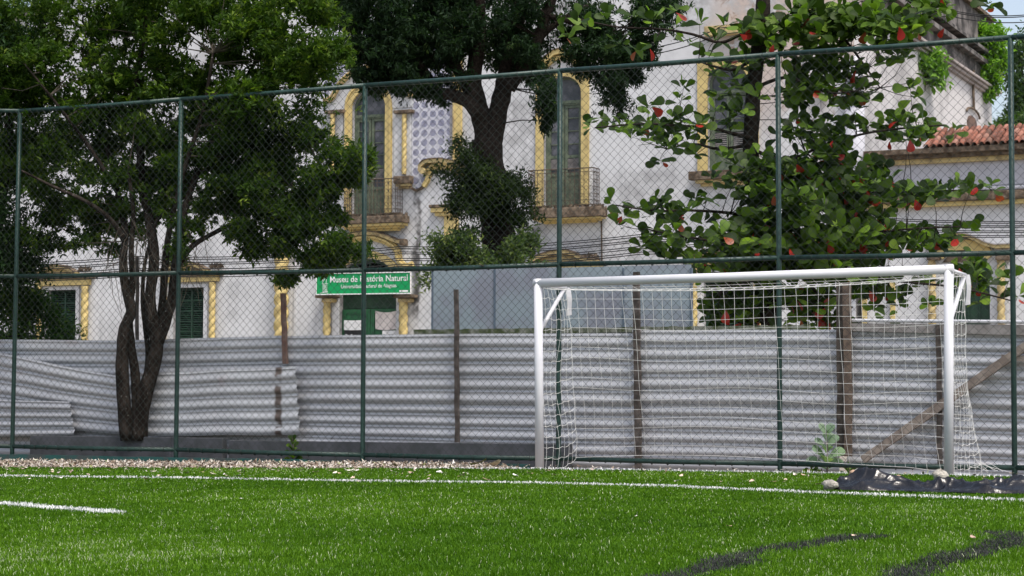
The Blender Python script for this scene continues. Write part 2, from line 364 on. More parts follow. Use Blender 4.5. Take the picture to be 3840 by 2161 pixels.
def make_blades():
    P = []
    for y0, y1, dens, w in ((7.6, 9.5, 9500, .0034), (9.5, 12, 7000, .0040), (12, 15.5, 4300, .0055), (15.5, 19.5, 3000, .0072), (19.5, 27, 2100, .009)):
        xa, xb = -.268 * y1 - .8, .268 * y1 + .8; n = int((xb - xa) * (y1 - y0) * dens)
        x = rng.uniform(xa, xb, n); y = rng.uniform(y0, y1, n); k = (np.abs(x) < .268 * y + .8) & (y < edge_y(x) - .01)
        P.append(np.stack([x[k], y[k], np.full(k.sum(), w)], -1))
    P = np.concatenate(P); X, Y, W = P.T; n = len(X)
    kind = np.zeros(n, int)
    for q, w in LINES:
        kind[dist_poly(X, Y, q) < w / 2 + rng.normal(0, .008, n)] = 1
    for q, w in TRACKS:
        d = dist_poly(X, Y, q); wob = smooth_noise(X, Y, 6, 3) * .05
        kind[(d < w / 2 + wob * 1.0 + rng.normal(0, .03, n)) & (rng.random(n) < .92)] = 2
    H = rng.uniform(.020, .034, n); clump = smooth_noise(X, Y, 9, 5) + .6 * smooth_noise(X, Y, 25, 6)
    H = H * (1 + .06 * clump); H[kind == 1] *= 1.2
    dirn = rng.uniform(0, 6.283, n); lean = rng.uniform(.1, .8, n) * H; gx = .10 * H * smooth_noise(X, Y, 5, 8); gy = .10 * H * smooth_noise(X, Y, 5, 9)
    fx, fy = np.cos(dirn), np.sin(dirn); face = rng.normal(0, .7, n); sx, sy = np.cos(face), np.sin(face)
    z0 = gz(X) - .001
    W = W * rng.uniform(.7, 1.3, n)
    a = np.stack([X - sx * W / 2, Y - sy * W / 2, z0], -1); b = np.stack([X + sx * W / 2, Y + sy * W / 2, z0], -1)
    tip = np.stack([X + fx * lean + gx, Y + fy * lean + gy, z0 + H], -1)
    c = tip + np.stack([sx, sy, 0 * sx], -1) * (W * .28)[:, None]; d = tip - np.stack([sx, sy, 0 * sx], -1) * (W * .28)[:, None]
    V = np.stack([a, b, c, d], 1)
    field = .5 + .12 * smooth_noise(X, Y, 1.3, 21) + .07 * smooth_noise(X, Y, 7, 22)
    t = np.clip(field + rng.normal(0, .20, n), 0, 1); yel = rng.random(n) < .02; t[yel] = 1.0
    return V, t, kind
BV, BT, BK = make_blades()
def _grass():
    n = NT('turf_blade'); c = n.ramp(n.attr(), [(0, (.026, .080, .002)), (.4, (.058, .150, .003)), (.75, (.098, .215, .006)), (.965, (.17, .31, .02)), (1, (.55, .60, .38))])
    n.set(c, .55, .14); tr = n.node('ShaderNodeBsdfTranslucent'); n.t.links.new(c, tr.inputs[0]); mx = n.node('ShaderNodeMixShader'); mx.inputs[0].default_value = .3
    n.t.links.new(n.b.outputs[0], mx.inputs[1]); n.t.links.new(tr.outputs[0], mx.inputs[2]); n.t.links.new(mx.outputs[0], n.out.inputs[0]); return n.mat
GRASS = _grass()
LINEW = plain('white_turf_fibre', (.80, .80, .80), (.70, .70, .70), 30, .6, .3, bump=0)
RUBBER = plain('black_rubber_infill', (.022, .024, .022), (.055, .06, .055), 60, .8, .2, bump=0)
for kk, nm, mt in ((0, 'turf_blades', GRASS), (1, 'white_line_fibres', LINEW), (2, 'rubber_infill_streaks', RUBBER)):
    k = BK == kk; V = BV[k].reshape(-1, 3)
    if kk == 2: V = V * [1, 1, 1]; V[:, 2] = gz(V[:, 0]) + (V[:, 2] - gz(V[:, 0])) * .85
    F = np.arange(len(V)).reshape(-1, 4); tag(raw(nm, V, F, mt, attr=np.repeat(BT[k], 4)), kind='stuff')

def litter(name, X, Y, size, zf, seed, mat, lift=.01):
    r = np.random.default_rng(seed); n = len(X); a = r.uniform(0, 6.283, n); L = size * r.uniform(.5, 1.3, n); Wd = L * r.uniform(.35, .6, n)
    u = np.stack([np.cos(a), np.sin(a), r.normal(0, .35, n)], -1); v = np.stack([-np.sin(a), np.cos(a), r.normal(0, .35, n)], -1)
    c = np.stack([X, Y, zf + lift + r.uniform(0, .02, n)], -1)
    curl = np.abs(r.normal(0, .25, n))[:, None] * L[:, None] * np.array([0, 0, 1])
    V = np.stack([c - u * L[:, None] / 2 + curl, c + v * Wd[:, None] / 2, c + u * L[:, None] / 2 + curl, c - v * Wd[:, None] / 2], 1).reshape(-1, 3)
    F = np.arange(n * 4).reshape(-1, 4)
    return raw(name, V, F, mat, attr=np.repeat(r.random(n), 4))
def _litter():
    n = NT('dry_leaf'); c = n.ramp(n.attr(), [(0, (.10, .065, .045)), (.3, (.27, .21, .16)), (.65, (.40, .36, .31)), (.93, (.62, .58, .54)), (1, (.22, .26, .07))]); return n.set(c, .8, .2)
LITM = _litter()
n = 9000; X = rng.uniform(-8.5, 3.2, n); e = edge_y(X); f = FEN.O[1] + (X - FEN.O[0]) * math.tan(TH) - .12
Y = e - .12 + (f - e + .1) * rng.random(n) ** 1.0; k = (Y < f) & (rng.random(n) < np.clip((2.6 - X) / 4.5, .10, 1))
tag(litter('leaf_litter', X[k], Y[k], .055, strip_z(X[k]) + .004, 4, LITM, .0), kind='stuff')
n = 1700; X = rng.uniform(-8, 6.5, n); e = edge_y(X); Y = e - rng.exponential(.8, n) ; k = (rng.random(n) < np.clip((3.5 - X) / 7, .22, 1))
tag(litter('fine_leaf_litter', X[k], Y[k], .042, gz(X[k]), 5, LITM, .040), kind='stuff')
def _dl():
    n = NT('single_dry_leaf'); f = n.node('ShaderNodeObjectInfo').outputs['Random']
    c = n.ramp(f, [(0, (.55, .38, .26)), (.35, (.68, .58, .48)), (.7, (.78, .76, .73)), (1, (.40, .27, .2))]); return n.set(c, .8, .2)
DLEAF = _dl()
me = None
for i in range(70):
    x = random.uniform(0, 3840); y = random.choice([random.uniform(1775, 1815)] * 7 + [random.uniform(1830, 2080)]) + max(0, x - 2000) * .015
    p = ground(x, y)
    if me is None:
        m = MB(); V = []; 
        for j in range(5):
            t = j / 4; w = .5 * math.sin(math.pi * (.06 + .88 * t)) * .55; V += [(t - .5, -w, .10 * (t - .5) ** 2 * 4 + .05), (t - .5, 0, .12 * (t - .5) ** 2), (t - .5, w, .16 * (t - .5) ** 2 * 3 + .04)]
        m.add(V, [(3 * j + k, 3 * j + 3 + k, 3 * j + 4 + k, 3 * j + 1 + k) for j in range(4) for k in (0, 1)]); o = m.build('fallen_leaf', DLEAF, smooth=True); me = o.data
    else: o = bpy.data.objects.new('fallen_leaf', me); C.objects.link(o)
    s = random.uniform(.04, .09) * (.6 if y > 1830 else 1); o.location = (p[0], p[1], p[2] + .036); o.scale = (s, s, s); o.rotation_euler = (random.uniform(-.3, .3), random.uniform(-.3, .3), random.uniform(0, 6.3))
    tag(o, 'small dry leaf lying on the green turf in front of the fence', 'leaf', 'fallen leaves scattered on the turf')
for k, (x, y, s, c) in enumerate([(1810, 1003, .10, (.5, .36, .25)), (1480, 1757, .13, (.62, .45, .33)), (1850, 1755, .22, (.62, .52, .36)), (1795, 1748, .20, (.16, .18, .05))]):
    o = bpy.data.objects.new('fallen_leaf', me.copy()); o.data.materials.clear(); o.data.materials.append(plain('dry_leaf_single%d' % k, c, tuple(v * .7 for v in c), 20, .8, .2)); C.objects.link(o)
    if k == 0: u, z = FEN.hit(x, y, .03); o.location = FEN.world(u, .03, z + .02)
    else: p = ground(x, y + 6); o.location = (p[0], p[1], p[2] + .05)
    o.scale = (s, s, s); o.rotation_euler = (.2, .3, .4 + k)
    tag(o, ['brown dead leaf resting on the middle rail of the fence', 'orange-brown dead leaf at the turf edge below the second sheet', 'large tan dead leaf on the turf edge left of the goal', 'dark green withered leaf beside the large tan leaf left of the goal'][k], 'leaf')

# ------------------------------------------------------------------ museum
Zf = lambda x, y, w=0.0: FAC.hit(x, y, w)
mus = empty('museum_building', tuple(FAC.O), FAC.th, 'large old white museum with ochre yellow mouldings, arched balcony doors and blue tile panel', 'building')
UR = FAC.u(3205, 500)                                        # right-hand corner
def rect(x0, x1, y0, y1, w=0):                              # photograph rectangle -> (u0, u1, z0, z1)
    xm = (x0 + x1) / 2; ym = (y0 + y1) / 2
    return Zf(x0, ym, w)[0], Zf(x1, ym, w)[0], Zf(xm, y1, w)[1], Zf(xm, y0, w)[1]
# openings: u0, u1, z0, z1, arch height (0 = flat)
OP = {}
def opening(k, x0, x1, y0, y1, ysp=None):
    u0, u1, z0, z1 = rect(x0, x1, y0, y1); OP[k] = (u0, u1, z0, z1, (z1 - Zf((x0 + x1) / 2, ysp)[1]) if ysp else 0)
opening('D1', 1320, 1446, 338, 809, 402)
opening('D2', 2039, 2181, 287, 777, 352)
opening('U3', 2654, 2808, 243, 637, 312)
opening('E', 1269.5, 1485, 972, 1440, 1066)
opening('W1', 178, 285, 1088, 1420)
opening('W2', 650, 765, 1079, 1400)
opening('W3', 2060, 2200, 1030, 1400)
opening('W4', 2640, 2799, 1020, 1450)
zb = -.2
def wall_with_holes(u0, u1, z0, z1, ops, mat, parent, name='wall', depth=.32, skip=None):
    us = sorted({u0, u1, *[o[0] for o in ops], *[o[1] for o in ops]}); zs = sorted({z0, z1, *[o[2] for o in ops], *[o[3] for o in ops]})
    us = [u for u in us if u0 <= u <= u1]; zs = [z for z in zs if z0 <= z <= z1]
    m = MB()
    for a, b in zip(us[:-1], us[1:]):
        for c, d in zip(zs[:-1], zs[1:]):
            um, zm = (a + b) / 2, (c + d) / 2
            if any(o[0] < um < o[1] and o[2] < zm < o[3] for o in ops): continue
            m.add([(a, 0, c), (b, 0, c), (b, 0, d), (a, 0, d)], [(0, 1, 2, 3)])
    for a, b, c, d, h in ops:
        zs_ = d - h; arc = [(a, d)] if not h else []
        if h:
            arc = [((a + b) / 2 + math.cos(t) * (b - a) / 2, zs_ + math.sin(t) * h) for t in np.linspace(math.pi, 0, 17)]
            for p, q in zip(arc[:-1], arc[1:]): m.add([(p[0], 0, p[1]), (q[0], 0, q[1]), (q[0], 0, d), (p[0], 0, d)], [(0, 1, 2, 3)])
            path = [(a, c)] + arc + [(b, c)]
        else: path = [(a, c), (a, d), (b, d), (b, c)]
        m.cur = 1
        for p, q in zip(path[:-1] + [path[-1]], path[1:] + [path[0]]): m.add([(p[0], 0, p[1]), (q[0], 0, q[1]), (q[0], depth, q[1]), (p[0], depth, p[1])], [(3, 2, 1, 0)])
        m.cur = 0
    return m.build(name, [mat, REVEAL], parent)
UL = FAC.u(-900, 700); ZT = Zf(600, -130)[1]; UC = FAC.u(190, 60); ZT2 = Zf(60, 70)[1]
ops = list(OP.values())
wall_with_holes(UC, UR, zb, ZT, [o for o in ops if o[0] > UC], WHITE, mus)
wall_with_holes(UL, UC, zb, ZT2, [o for o in ops if o[1] < UC], WHITE, mus)
DEPTH = 17.0
m = MB(); m.box(UC + .01, UR - .02, .9, DEPTH - .1, zb, ZT - .02); m.box(UL, UC, .9, DEPTH - .1, zb, ZT2 - .02); m.build('dark_room_backing', DARK, mus)  # closes the rear; near-black colour stands in for unlit rooms behind the openings
m = MB(); m.box(UC - .3, UR + .3, -.4, DEPTH, ZT + .002, ZT + .5); m.box(UL, UC - .31, -.3, DEPTH, ZT2 + .002, ZT2 + .3); m.build('roof', MOULD, mus)

def arc_pts(uc, zc, ru, rz, t0=180, t1=0, n=20): return [(uc + math.cos(R(t)) * ru, zc + math.sin(R(t)) * rz) for t in np.linspace(t0, t1, n)]
def surround(o, w, square=False, zbot=None):
    a, b, c, d, h = o; zb_ = c if zbot is None else zbot; m = MB(); zs_ = d - h
    if square:
        m.box(a - w, a, -.06, .05, zb_, d + w * .7); m.box(b, b + w, -.06, .05, zb_, d + w * .7)
        arc = arc_pts((a + b) / 2, zs_, (b - a) / 2, h)
        for p, q in zip(arc[:-1], arc[1:]):
            m.prism([p, q, (q[0], d + w * .7), (p[0], d + w * .7)], -.06, .04)
    else:
        pts = [(a - w / 2, zb_)] + arc_pts((a + b) / 2, zs_, (b - a) / 2 + w / 2, h + w / 2) + [(b + w / 2, zb_)]
        m.ribbon(pts, w, .05, -.06); m.ribbon([(p[0] + math.copysign(w * .32, p[0] - (a + b) / 2), p[1] + (w * .32 if p[1] > zs_ else 0)) for p in pts], w * .3, -.05, -.10)
    return m.build('door_surround', YELLOW, mus)

def joinery(o, name, transom, glass_bot, louv_bot, zpan_top, mat=SAGE, panes=4, v=.16, cloth=False, glassmat=None):
    """two-leaf arched door or window set back in its opening"""
    a, b, c, d, h = o; uc = (a + b) / 2; g = glassmat or GLASS
    m = MB(); fr = .075
    zs_ = d - h
    pts = [(a + fr / 2, c)] + (arc_pts(uc, zs_, (b - a) / 2 - fr / 2, h - fr / 2) if h else [(a + fr / 2, d - fr / 2), (b - fr / 2, d - fr / 2)]) + [(b - fr / 2, c)]
    m.ribbon(pts, fr, v + .08, v)
    root = m.build(name, mat, mus)
    m = MB(); m.box(a + fr, b - fr, v - .03, v + .08, transom[0], transom[1]); m.box(a + fr, b - fr, v - .05, v + .02, (transom[0] + transom[1]) / 2 - .02, (transom[0] + transom[1]) / 2 + .03); m.build('transom', mat, root)
    m = MB(); m.box(a + .02, b - .02, v + .05, v + .055, c, d - h * .02 if not h else zs_)
    if h: m.prism(arc_pts(uc, zs_, (b - a) / 2 - .03, h - .03), v + .05, v + .055)
    m.build('pane', g, root)
    for s in (-1, 1):
        x0, x1 = (a + fr, uc - .012) if s < 0 else (uc + .012, b - fr); m = MB(); st = .085
        m.box(x0, x0 + st, v, v + .05, c, transom[0]); m.box(x1 - st, x1, v, v + .05, c, transom[0])
        for zz in (c, zpan_top - .05, glass_bot - .03, transom[0] - .09): m.box(x0 + st, x1 - st, v + .002, v + .05, zz, zz + .09)
        if zpan_top > c + .15: m.box(x0 + st, x1 - st, v + .03, v + .045, c + .09, zpan_top - .05)
        for k in range(1, panes):
            zz = glass_bot + (transom[0] - glass_bot) * k / panes; m.box(x0 + st, x1 - st, v + .01, v + .04, zz - .012, zz + .012)
        m.build('leaf_frame', mat, root)
        m = MB(); nl = 9; zl0, zl1 = (louv_bot, glass_bot - .04)
        if zl1 > zl0 + .1:
            for k in range(nl):
                zz = zl0 + (zl1 - zl0) * (k + .5) / nl; m.add([(x0 + st, v + .0, zz - .022), (x1 - st, v + .0, zz - .022), (x1 - st, v + .045, zz + .014), (x0 + st, v + .045, zz + .014)], [(0, 1, 2, 3)])
            m.build('louvres', PALEPL, root)
    return root
def zz(x, *ys): return [Zf(x, y)[1] for y in ys]
t = zz(1386, 443, 428, 627, 668, 705); joinery(OP['D1'], 'balcony_door', (t[0], t[1]), t[2], t[3], t[4], panes=4)
t = zz(2110, 393, 376, 588, 634, 652); joinery(OP['D2'], 'balcony_door', (t[0], t[1]), t[2], t[3], t[4], panes=4)
t = zz(2731, 352, 336, 488, 560, 566); joinery(OP['U3'], 'arched_window', (t[0], t[1]), t[2], t[3], t[4], panes=3)
surround(OP['D1'], .235, False); surround(OP['D2'], .25, True); surround(OP['U3'], .30, True)
# broken yellow strips flanking D1 at the outside (plain jamb)
# balconies
def balcony(xl, xr, yslab0, yslab1, ymb, yrt, yrb, xrl, xrr, outw=.55):
    u0, u1 = Zf(xl, yslab0, outw)[0], Zf(xr, yslab0, outw)[0]; xm = (xl + xr) / 2
    z1, z0 = Zf(xm, yslab0, outw)[1], Zf(xm, yslab1, outw)[1]; zm = Zf(xm, ymb, outw * .6)[1]
    m = MB(); n = 24; rr = random.Random(int(xl))
    m.box(u0, u1, -outw, -.07, z0, z1)
    slab = m.build('balcony', MOSS, mus, bevel=.02)
    m = MB()                                    # crust of moss and dead growth on the slab
    for k in range(160):
        u = rr.uniform(u0, u1); v = -rr.uniform(.1, outw); r = rr.uniform(.02, .06); hh = rr.uniform(.02, .12)
        m.add([(u - r, v, z1 - .01), (u + r, v, z1 - .01), (u + r * .4, v + .02, z1 + hh), (u - r * .3, v - .02, z1 + hh * .8)], [(0, 1, 2, 3)])
    m.build('moss_crust', MOSS, slab)
    m = MB(); i = .12
    for q in range(3):
        za = z0 - .003 - (z0 - zm) * q / 3; zb_ = z0 - .003 - (z0 - zm) * (q + 1) / 3
        m.box(u0 + .06 + i * q, u1 - .06 - i * q, -outw + .06 + .13 * q, -.07, zb_, za)
    m.build('corbel_moulding', YELLOW, slab)
    ul, ur = Zf(xrl, yrb, outw - .05)[0], Zf(xrr, yrb, outw - .05)[0]; zt = Zf(xm, yrt, outw - .05)[1]; zl = z1 + .02; vf = -outw + .05
    m = MB()
    path = [(ul, -.05), (ul, vf), (ur, vf), (ur, -.05)]
    for z_, r in ((zt, .018), (zl + .05, .014), (zt - .10, .008), (zl + .2, .008)):
        for p, q in zip(path[:-1], path[1:]): m.tube([(p[0], p[1], z_), (q[0], q[1], z_)], r, 5)
    segs = [(path[0], path[1], 4), (path[1], path[2], 14), (path[2], path[3], 4)]
    for p, q, k in segs:
        for j in range(k + 1):
            t = j / k; x = p[0] + (q[0] - p[0]) * t; y = p[1] + (q[1] - p[1]) * t; m.tube([(x, y, zl), (x, y, zt)], .009, 4)
            if j < k:
                x2 = x + (q[0] - p[0]) * .5 / k; y2 = y + (q[1] - p[1]) * .5 / k; ex, ey = (q[0] - p[0]) / k * .38, (q[1] - p[1]) / k * .38
                for zc in np.linspace(zl + .13, zt - .16, 5):
                    m.tube([(x2 + ex * math.cos(a), y2 + ey * math.cos(a), zc + .055 * math.sin(a)) for a in np.linspace(0, 5.2, 8)], .007, 3, False)
    m.build('railing', IRON, slab)
    return slab
balcony(1260, 1509, 811, 838, 867, 674, 797, 1290, 1483)
balcony(1988, 2255, 779, 815, 836, 634, 776, 1981, 2225)
# window sill U3
def ledge(x0, x1, y0, y1, dep, mat, name='sill', y2=None):
    u0, u1, z0, z1 = rect(x0, x1, y0, y1, dep * .9); m = MB(); m.box(u0, u1, -dep, -.07, z0, z1); o = m.build(name, mat, mus, bevel=.015)
    if y2:
        m = MB(); zc = Zf((x0 + x1) / 2, y2, dep * .5)[1]; zm_ = (z0 + zc) / 2; m.box(u0 + .18, u1 - .18, -dep + .1, -.07, zm_, z0 - .003); m.box(u0 + .3, u1 - .3, -dep + .22, -.07, zc, zm_ - .003); m.build('corbel_moulding', YELLOW2, o)
    return o
ledge(2582, 2882, 637, 669, .35, MOSS, 'sill', 695)

def twisted(x0, x1, ytop, ybot, w=.10, mat=YELLOW, name='twisted_column', pitch=None, parent=None, frame=FAC):
    ua, za = frame.hit((x0 + x1) / 2, ytop, w); ub, zb_ = frame.hit((x0 + x1) / 2, ybot, w); r = abs(frame.hit(x1, ytop, w)[0] - frame.hit(x0, ytop, w)[0]) / 2
    pitch = pitch or r * 2.5; nz = max(8, int((za - zb_) / pitch * 9)); nt = 16; V = []
    for i in range(nz + 1):
        z = zb_ + (za - zb_) * i / nz; u = (ua + ub) / 2
        for j in range(nt):
            t = 2 * math.pi * j / nt; rr = r * (.68 + .36 * abs(math.cos((t - 2 * math.pi * z / (2 * pitch)))) ** .8)
            V.append((u + rr * math.cos(t), -w + rr * math.sin(t), z))
    F = [(i * nt + j, i * nt + (j + 1) % nt, (i + 1) * nt + (j + 1) % nt, (i + 1) * nt + j) for i in range(nz) for j in range(nt)]
    return raw(name, np.array(V), np.array(F), mat, parent or mus, smooth=True)
def block(name, x0, x1, y0, y1, dep, mat, v=0.0, parent=None, bevel=.01):
    u0, u1, z0, z1 = rect(x0, x1, y0, y1, dep); m = MB(); m.box(u0, u1, -dep, v, z0, z1); return m.build(name, mat, parent or mus, bevel=bevel)

# niches with twisted columns beside the first balcony door
for s, (xa, xb, xl0, xl1) in ((1, (1507, 1524, 1475, 1543)), (-1, (1238, 1255, 1216, 1287))):
    block('niche_panel', xl0 + 2, xl1 - 2, 424, 660, .04, WHITE)
    twisted(xa, xb, 428, 654, .12)
    o = block('niche_ledge', xl0, xl1, 412, 424, .22, MOSS)
    m = MB(); u0, u1, z0, z1 = rect(xl0 + 2, xl1 - 2, 660, 689, .2); m.box(u0, u1, -.26, 0, z0, z1); m.build('niche_base', MOSS, mus, bevel=.03)
    m = MB(); z2 = Zf(1500, 710)[1]; m.box(u0 + .05, u1 - .05, -.2, 0, (z0 + z2) / 2, z0 - .003); m.box(u0 + .12, u1 - .12, -.12, 0, z2, (z0 + z2) / 2 - .003); m.build('niche_corbel', YELLOW2, mus)
# ogee pediment over the first balcony door: white field and yellow curved moulding
uc1 = (OP['D1'][0] + OP['D1'][1]) / 2
def pts(lst, w=0.0): return [Zf(x, y, w) for x, y in lst]
half = pts([(1552, 356), (1534, 360), (1517, 350), (1504, 326), (1487, 300), (1458, 277), (1424, 262), (1386, 256)])
full = half + [(2 * uc1 - u, z) for u, z in half[::-1][1:]]
m = MB(); m.prism([(u, z - .03) for u, z in full] + [(2 * uc1 - half[0][0] + .12, Zf(1386, 412)[1]), (half[0][0] - .12, Zf(1386, 412)[1])], -.02, -.001)
# keep the field clear of the door arch: build it as strips beside the opening
m = MB(); a, b, c, d, h = OP['D1']; arc = arc_pts(uc1, d - h, (b - a) / 2 + .2, h + .2, 180, 0, 25)
zl = Zf(1386, 412)[1]
fu = [p[0] for p in full][::-1]; fz = [p[1] for p in full][::-1]
us = np.linspace(fu[0], fu[-1], 40)
for p, q in zip(us[:-1], us[1:]):
    def low(x):
        t = (x - uc1) / ((b - a) / 2 + .2); return (d - h + math.sqrt(max(0, 1 - t * t)) * (h + .2)) if abs(t) < 1 else zl
    t0, t1 = np.interp(p, fu, fz), np.interp(q, fu, fz); l0, l1 = min(low(p), t0 - .01), min(low(q), t1 - .01)
    m.add([(p, -.025, l0), (q, -.025, l1), (q, -.025, t1), (p, -.025, t0)], [(0, 1, 2, 3)])
m.build('pediment_field', WHITE, mus)
m = MB(); m.ribbon(full, .10, -.001, -.16); m.ribbon([(u, z + .06) for u, z in full], .04, -.001, -.22); m.build('pediment', YELLOW2, mus)
# azulejo tiles
tiles = []
tg = TP / 2
tl = MB(); tl.add([(.003, 0, .003), (tg - .003, 0, .003), (tg - .003, 0, tg - .003), (.003, 0, tg - .003), (.003, .01, .003), (tg - .003, .01, .003), (tg - .003, .01, tg - .003), (.003, .01, tg - .003)],
                  [(0, 1, 2, 3), (0, 4, 5, 1), (1, 5, 6, 2), (2, 6, 7, 3), (3, 7, 4, 0)])
tme = None; rest = MB(); cnt = 0
scal = pts([(1536, 690), (1545, 706), (1564, 716), (1585, 706), (1600, 690), (1606, 664), (1600, 630), (1618, 612), (1680, 610), (1705, 615)])
su = [p[0] for p in scal]; sz = [p[1] for p in scal]
u_lo = FAC.u(1225, 200); u_hi = FAC.u(1702, 400); ztop = Zf(1500, -60)[1]
iu0 = int(math.floor((u_lo - TU0) / tg)); iu1 = int((u_hi - TU0) / tg)
for iu in range(iu0, iu1):
    for iz in range(-2, 60):
        u, z = TU0 + iu * tg, TZ0 + iz * tg
        if z > ztop: break
        um = u + tg / 2
        if um > Zf(1543, 500)[0]:
            if z + tg * .2 < np.interp(um, su, sz): continue
        elif z < np.interp(um, fu, fz) + .02: continue
        if cnt < 300 and um > Zf(1530, 500)[0]:
            if tme is None: o = tl.build('tile', AZUL, mus); tme = o.data
            else: o = bpy.data.objects.new('tile', tme); C.objects.link(o); o.parent = mus
            o.location = (u, -.012, z); cnt += 1
        else: rest.add([(u + x, -.012 + y, z + q) for x, y, q in tl.v], tl.f)
tag(rest.build('tiles', AZUL, mus), kind='stuff')
m = MB(); m.box(Zf(1541, 500)[0], u_hi, -.0035, -.001, Zf(1600, 600)[1], ztop); m.box(u_lo, Zf(1541, 500)[0] - .002, -.0035, -.001, Zf(1386, 250)[1], ztop); m.build('tile_bed', REVEAL, mus)
# brown drip under the tiles, scroll pediment and pilaster
m = MB(); m.ribbon(scal[:5], .07, -.001, -.10); m.build('drip_moulding', MOSS, mus)
sc = pts([(1593, 700), (1606, 680), (1614, 655), (1632, 634), (1660, 628), (1700, 636), (1740, 660), (1775, 700)])
sc2 = pts([(1600, 652), (1589, 643), (1590, 628), (1602, 616), (1630, 609), (1670, 608), (1720, 618), (1770, 650), (1800, 690)])
m = MB(); m.ribbon(sc, .13, -.001, -.14); m.ribbon([(u, z + .10) for u, z in sc[2:]], .09, -.001, -.22); m.build('scroll_pediment', YELLOW, mus)
m = MB(); m.ribbon([(u, z + .02) for u, z in sc2], .12, -.001, -.30); m.tube([(sc2[1][0] + .1, -.32, sc2[1][1] - .02), (sc2[1][0] + .1, 0, sc2[1][1] - .02)], .1, 12); m.build('scroll_cornice', YELLOW2, mus)
m = MB(); m.ribbon([(u, z + .09) for u, z in sc2[2:]], .03, -.001, -.33); m.build('cornice_moss', MOSS, mus)
block('pilaster', 1702, 1730, -60, 625, .10, YELLOW, -.001)
block('pilaster_edge', 1697, 1703, -60, 625, .13, YELLOW2, -.001)
block('capital_top', 1607, 1722, 766, 777, .30, MOSS, -.001); block('capital', 1614, 1715, 778, 795, .26, YELLOW, -.001); block('capital_neck', 1630, 1706, 796, 809, .2, YELLOW, -.001); block('pilaster', 1663, 1713, 810, 1300, .12, YELLOW, -.001)
# second balcony door: pediment
uc2 = (OP['D2'][0] + OP['D2'][1]) / 2
pd = pts([(2008, 262), (2030, 250), (2060, 222), (2085, 202), (2109, 196), (2135, 202), (2165, 222), (2196, 250), (2216, 262)])
m = MB(); m.ribbon(pd, .14, -.001, -.22); m.ribbon([(u, z - .16) for u, z in pd[1:-1]], .10, -.001, -.12); m.build('pediment', YELLOW, mus)
m = MB(); m.ribbon([(u, z + .085) for u, z in pd], .03, -.001, -.26); m.build('cornice_moss', MOSS, mus)
block('pediment', 2640, 2830, 92, 128, .3, YELLOW2, -.001)
block('pediment_field', 2640, 2830, 129, 215, .05, WHITE, -.001)
block('corner_pilaster', 3014, 3078, -80, 152, .10, YELLOW, -.001); block('corner_pilaster', 3016, 3076, 153, 700, .06, SIDEW, -.001)
# conduit beside balcony two
m = MB(); a = Zf(2255, 815, .05); b = Zf(2257, 985, .05); m.tube([(a[0], -.05, a[1]), (b[0], -.05, b[1])], .022, 6); m.build('drain_pipe', IRON, mus)
# entrance: curved pediment, arch band, columns, doors
a, b, c, d, h = OP['E']; ucE = (a + b) / 2
m = MB(); m.ribbon(arc_pts(ucE, d - h, (b - a) / 2 + .14, h + .14, 178, 2), .22, -.001, -.10); m.build('entrance_arch', YELLOW, mus)
hp = pts([(1553, 992), (1535, 1000), (1518, 997), (1504, 984), (1498, 965), (1496, 945), (1482, 925), (1455, 908), (1420, 896), (1378, 891)])
hf = hp + [(2 * ucE - u, z) for u, z in hp[::-1][1:]]
m = MB(); m.ribbon(hf, .20, -.001, -.12); m.ribbon([(u, z + .02) for u, z in hf], .06, -.001, -.2); m.build('pediment', YELLOW, mus)
tp = pts([(1528, 908), (1500, 908), (1465, 893), (1425, 880), (1378, 876)]); tf = tp + [(2 * ucE - u, z) for u, z in tp[::-1][1:]]
m = MB(); m.ribbon(tf, .10, -.001, -.26); m.build('scroll_cornice', YELLOW2, mus)
m = MB(); m.ribbon([(u, z + .07) for u, z in tf], .03, -.001, -.28); m.box(*sorted((Zf(1515, 900)[0], Zf(1530, 900)[0])), -.3, 0, Zf(1520, 922)[1], Zf(1520, 902)[1]); m.build('cornice_moss', MOSS, mus)
for x0, x1 in ((1212, 1238), (1497, 1527)):
    twisted(x0, x1, 1135, 1460, .2)
    block('capital', x0 - 8, x1 + 8, 1118, 1134, .36, YELLOW2, -.001, bevel=.04)
block('capital_top', 1180, 1248, 1104, 1117, .46, MOSS, -.001, bevel=.03); block('capital_top', 1474, 1542, 1104, 1117, .46, MOSS, -.001, bevel=.03)
block('jamb', 1243, 1269, 1106, 1440, .07, WHITE, -.001); block('jamb', 1486, 1496, 1106, 1440, .07, WHITE, -.001)
t = zz(1377, 1064, 1052); m = MB(); m.box(a, b, .12, .25, t[0], t[1]); m.ribbon(arc_pts(ucE, d - h, (b - a) / 2 - .05, h - .05), .10, .2, .12)
for k in range(1, 6): an = R(180 * k / 6); m.tube([(ucE, .16, d - h), (ucE + math.cos(an) * (b - a) / 2 * .95, .16, d - h + math.sin(an) * h * .95)], .025, 5)
m.build('fanlight', DKGREEN, mus)
zd = Zf(1377, 1158)[1]; zt_ = Zf(1377, 1120)[1]
m = MB(); m.box(a, b, .28, .31, zd + .02, d - h - .1); m.build('dark_interior_panel', DKGREEN, mus)  # dark sheet standing in for the unlit interior above the door leaves
for s in (-1, 1):
    x0, x1 = (a + .02, ucE - .01) if s < 0 else (ucE + .01, b - .02); m = MB(); m.box(x0, x1, .20, .26, 0.05, zd)
    dr = m.build('door', DOORG, mus); m = MB()
    for q0, q1 in ((.15, 1.1), (1.25, 2.2), (2.35, zd - .12)):
        m.ribbon([(x0 + .12, q0), (x0 + .12, q1), (x1 - .12, q1), (x1 - .12, q0), (x0 + .12, q0)], .05, .20, .175)
    m.build('panel_moulding', DOORG, dr)
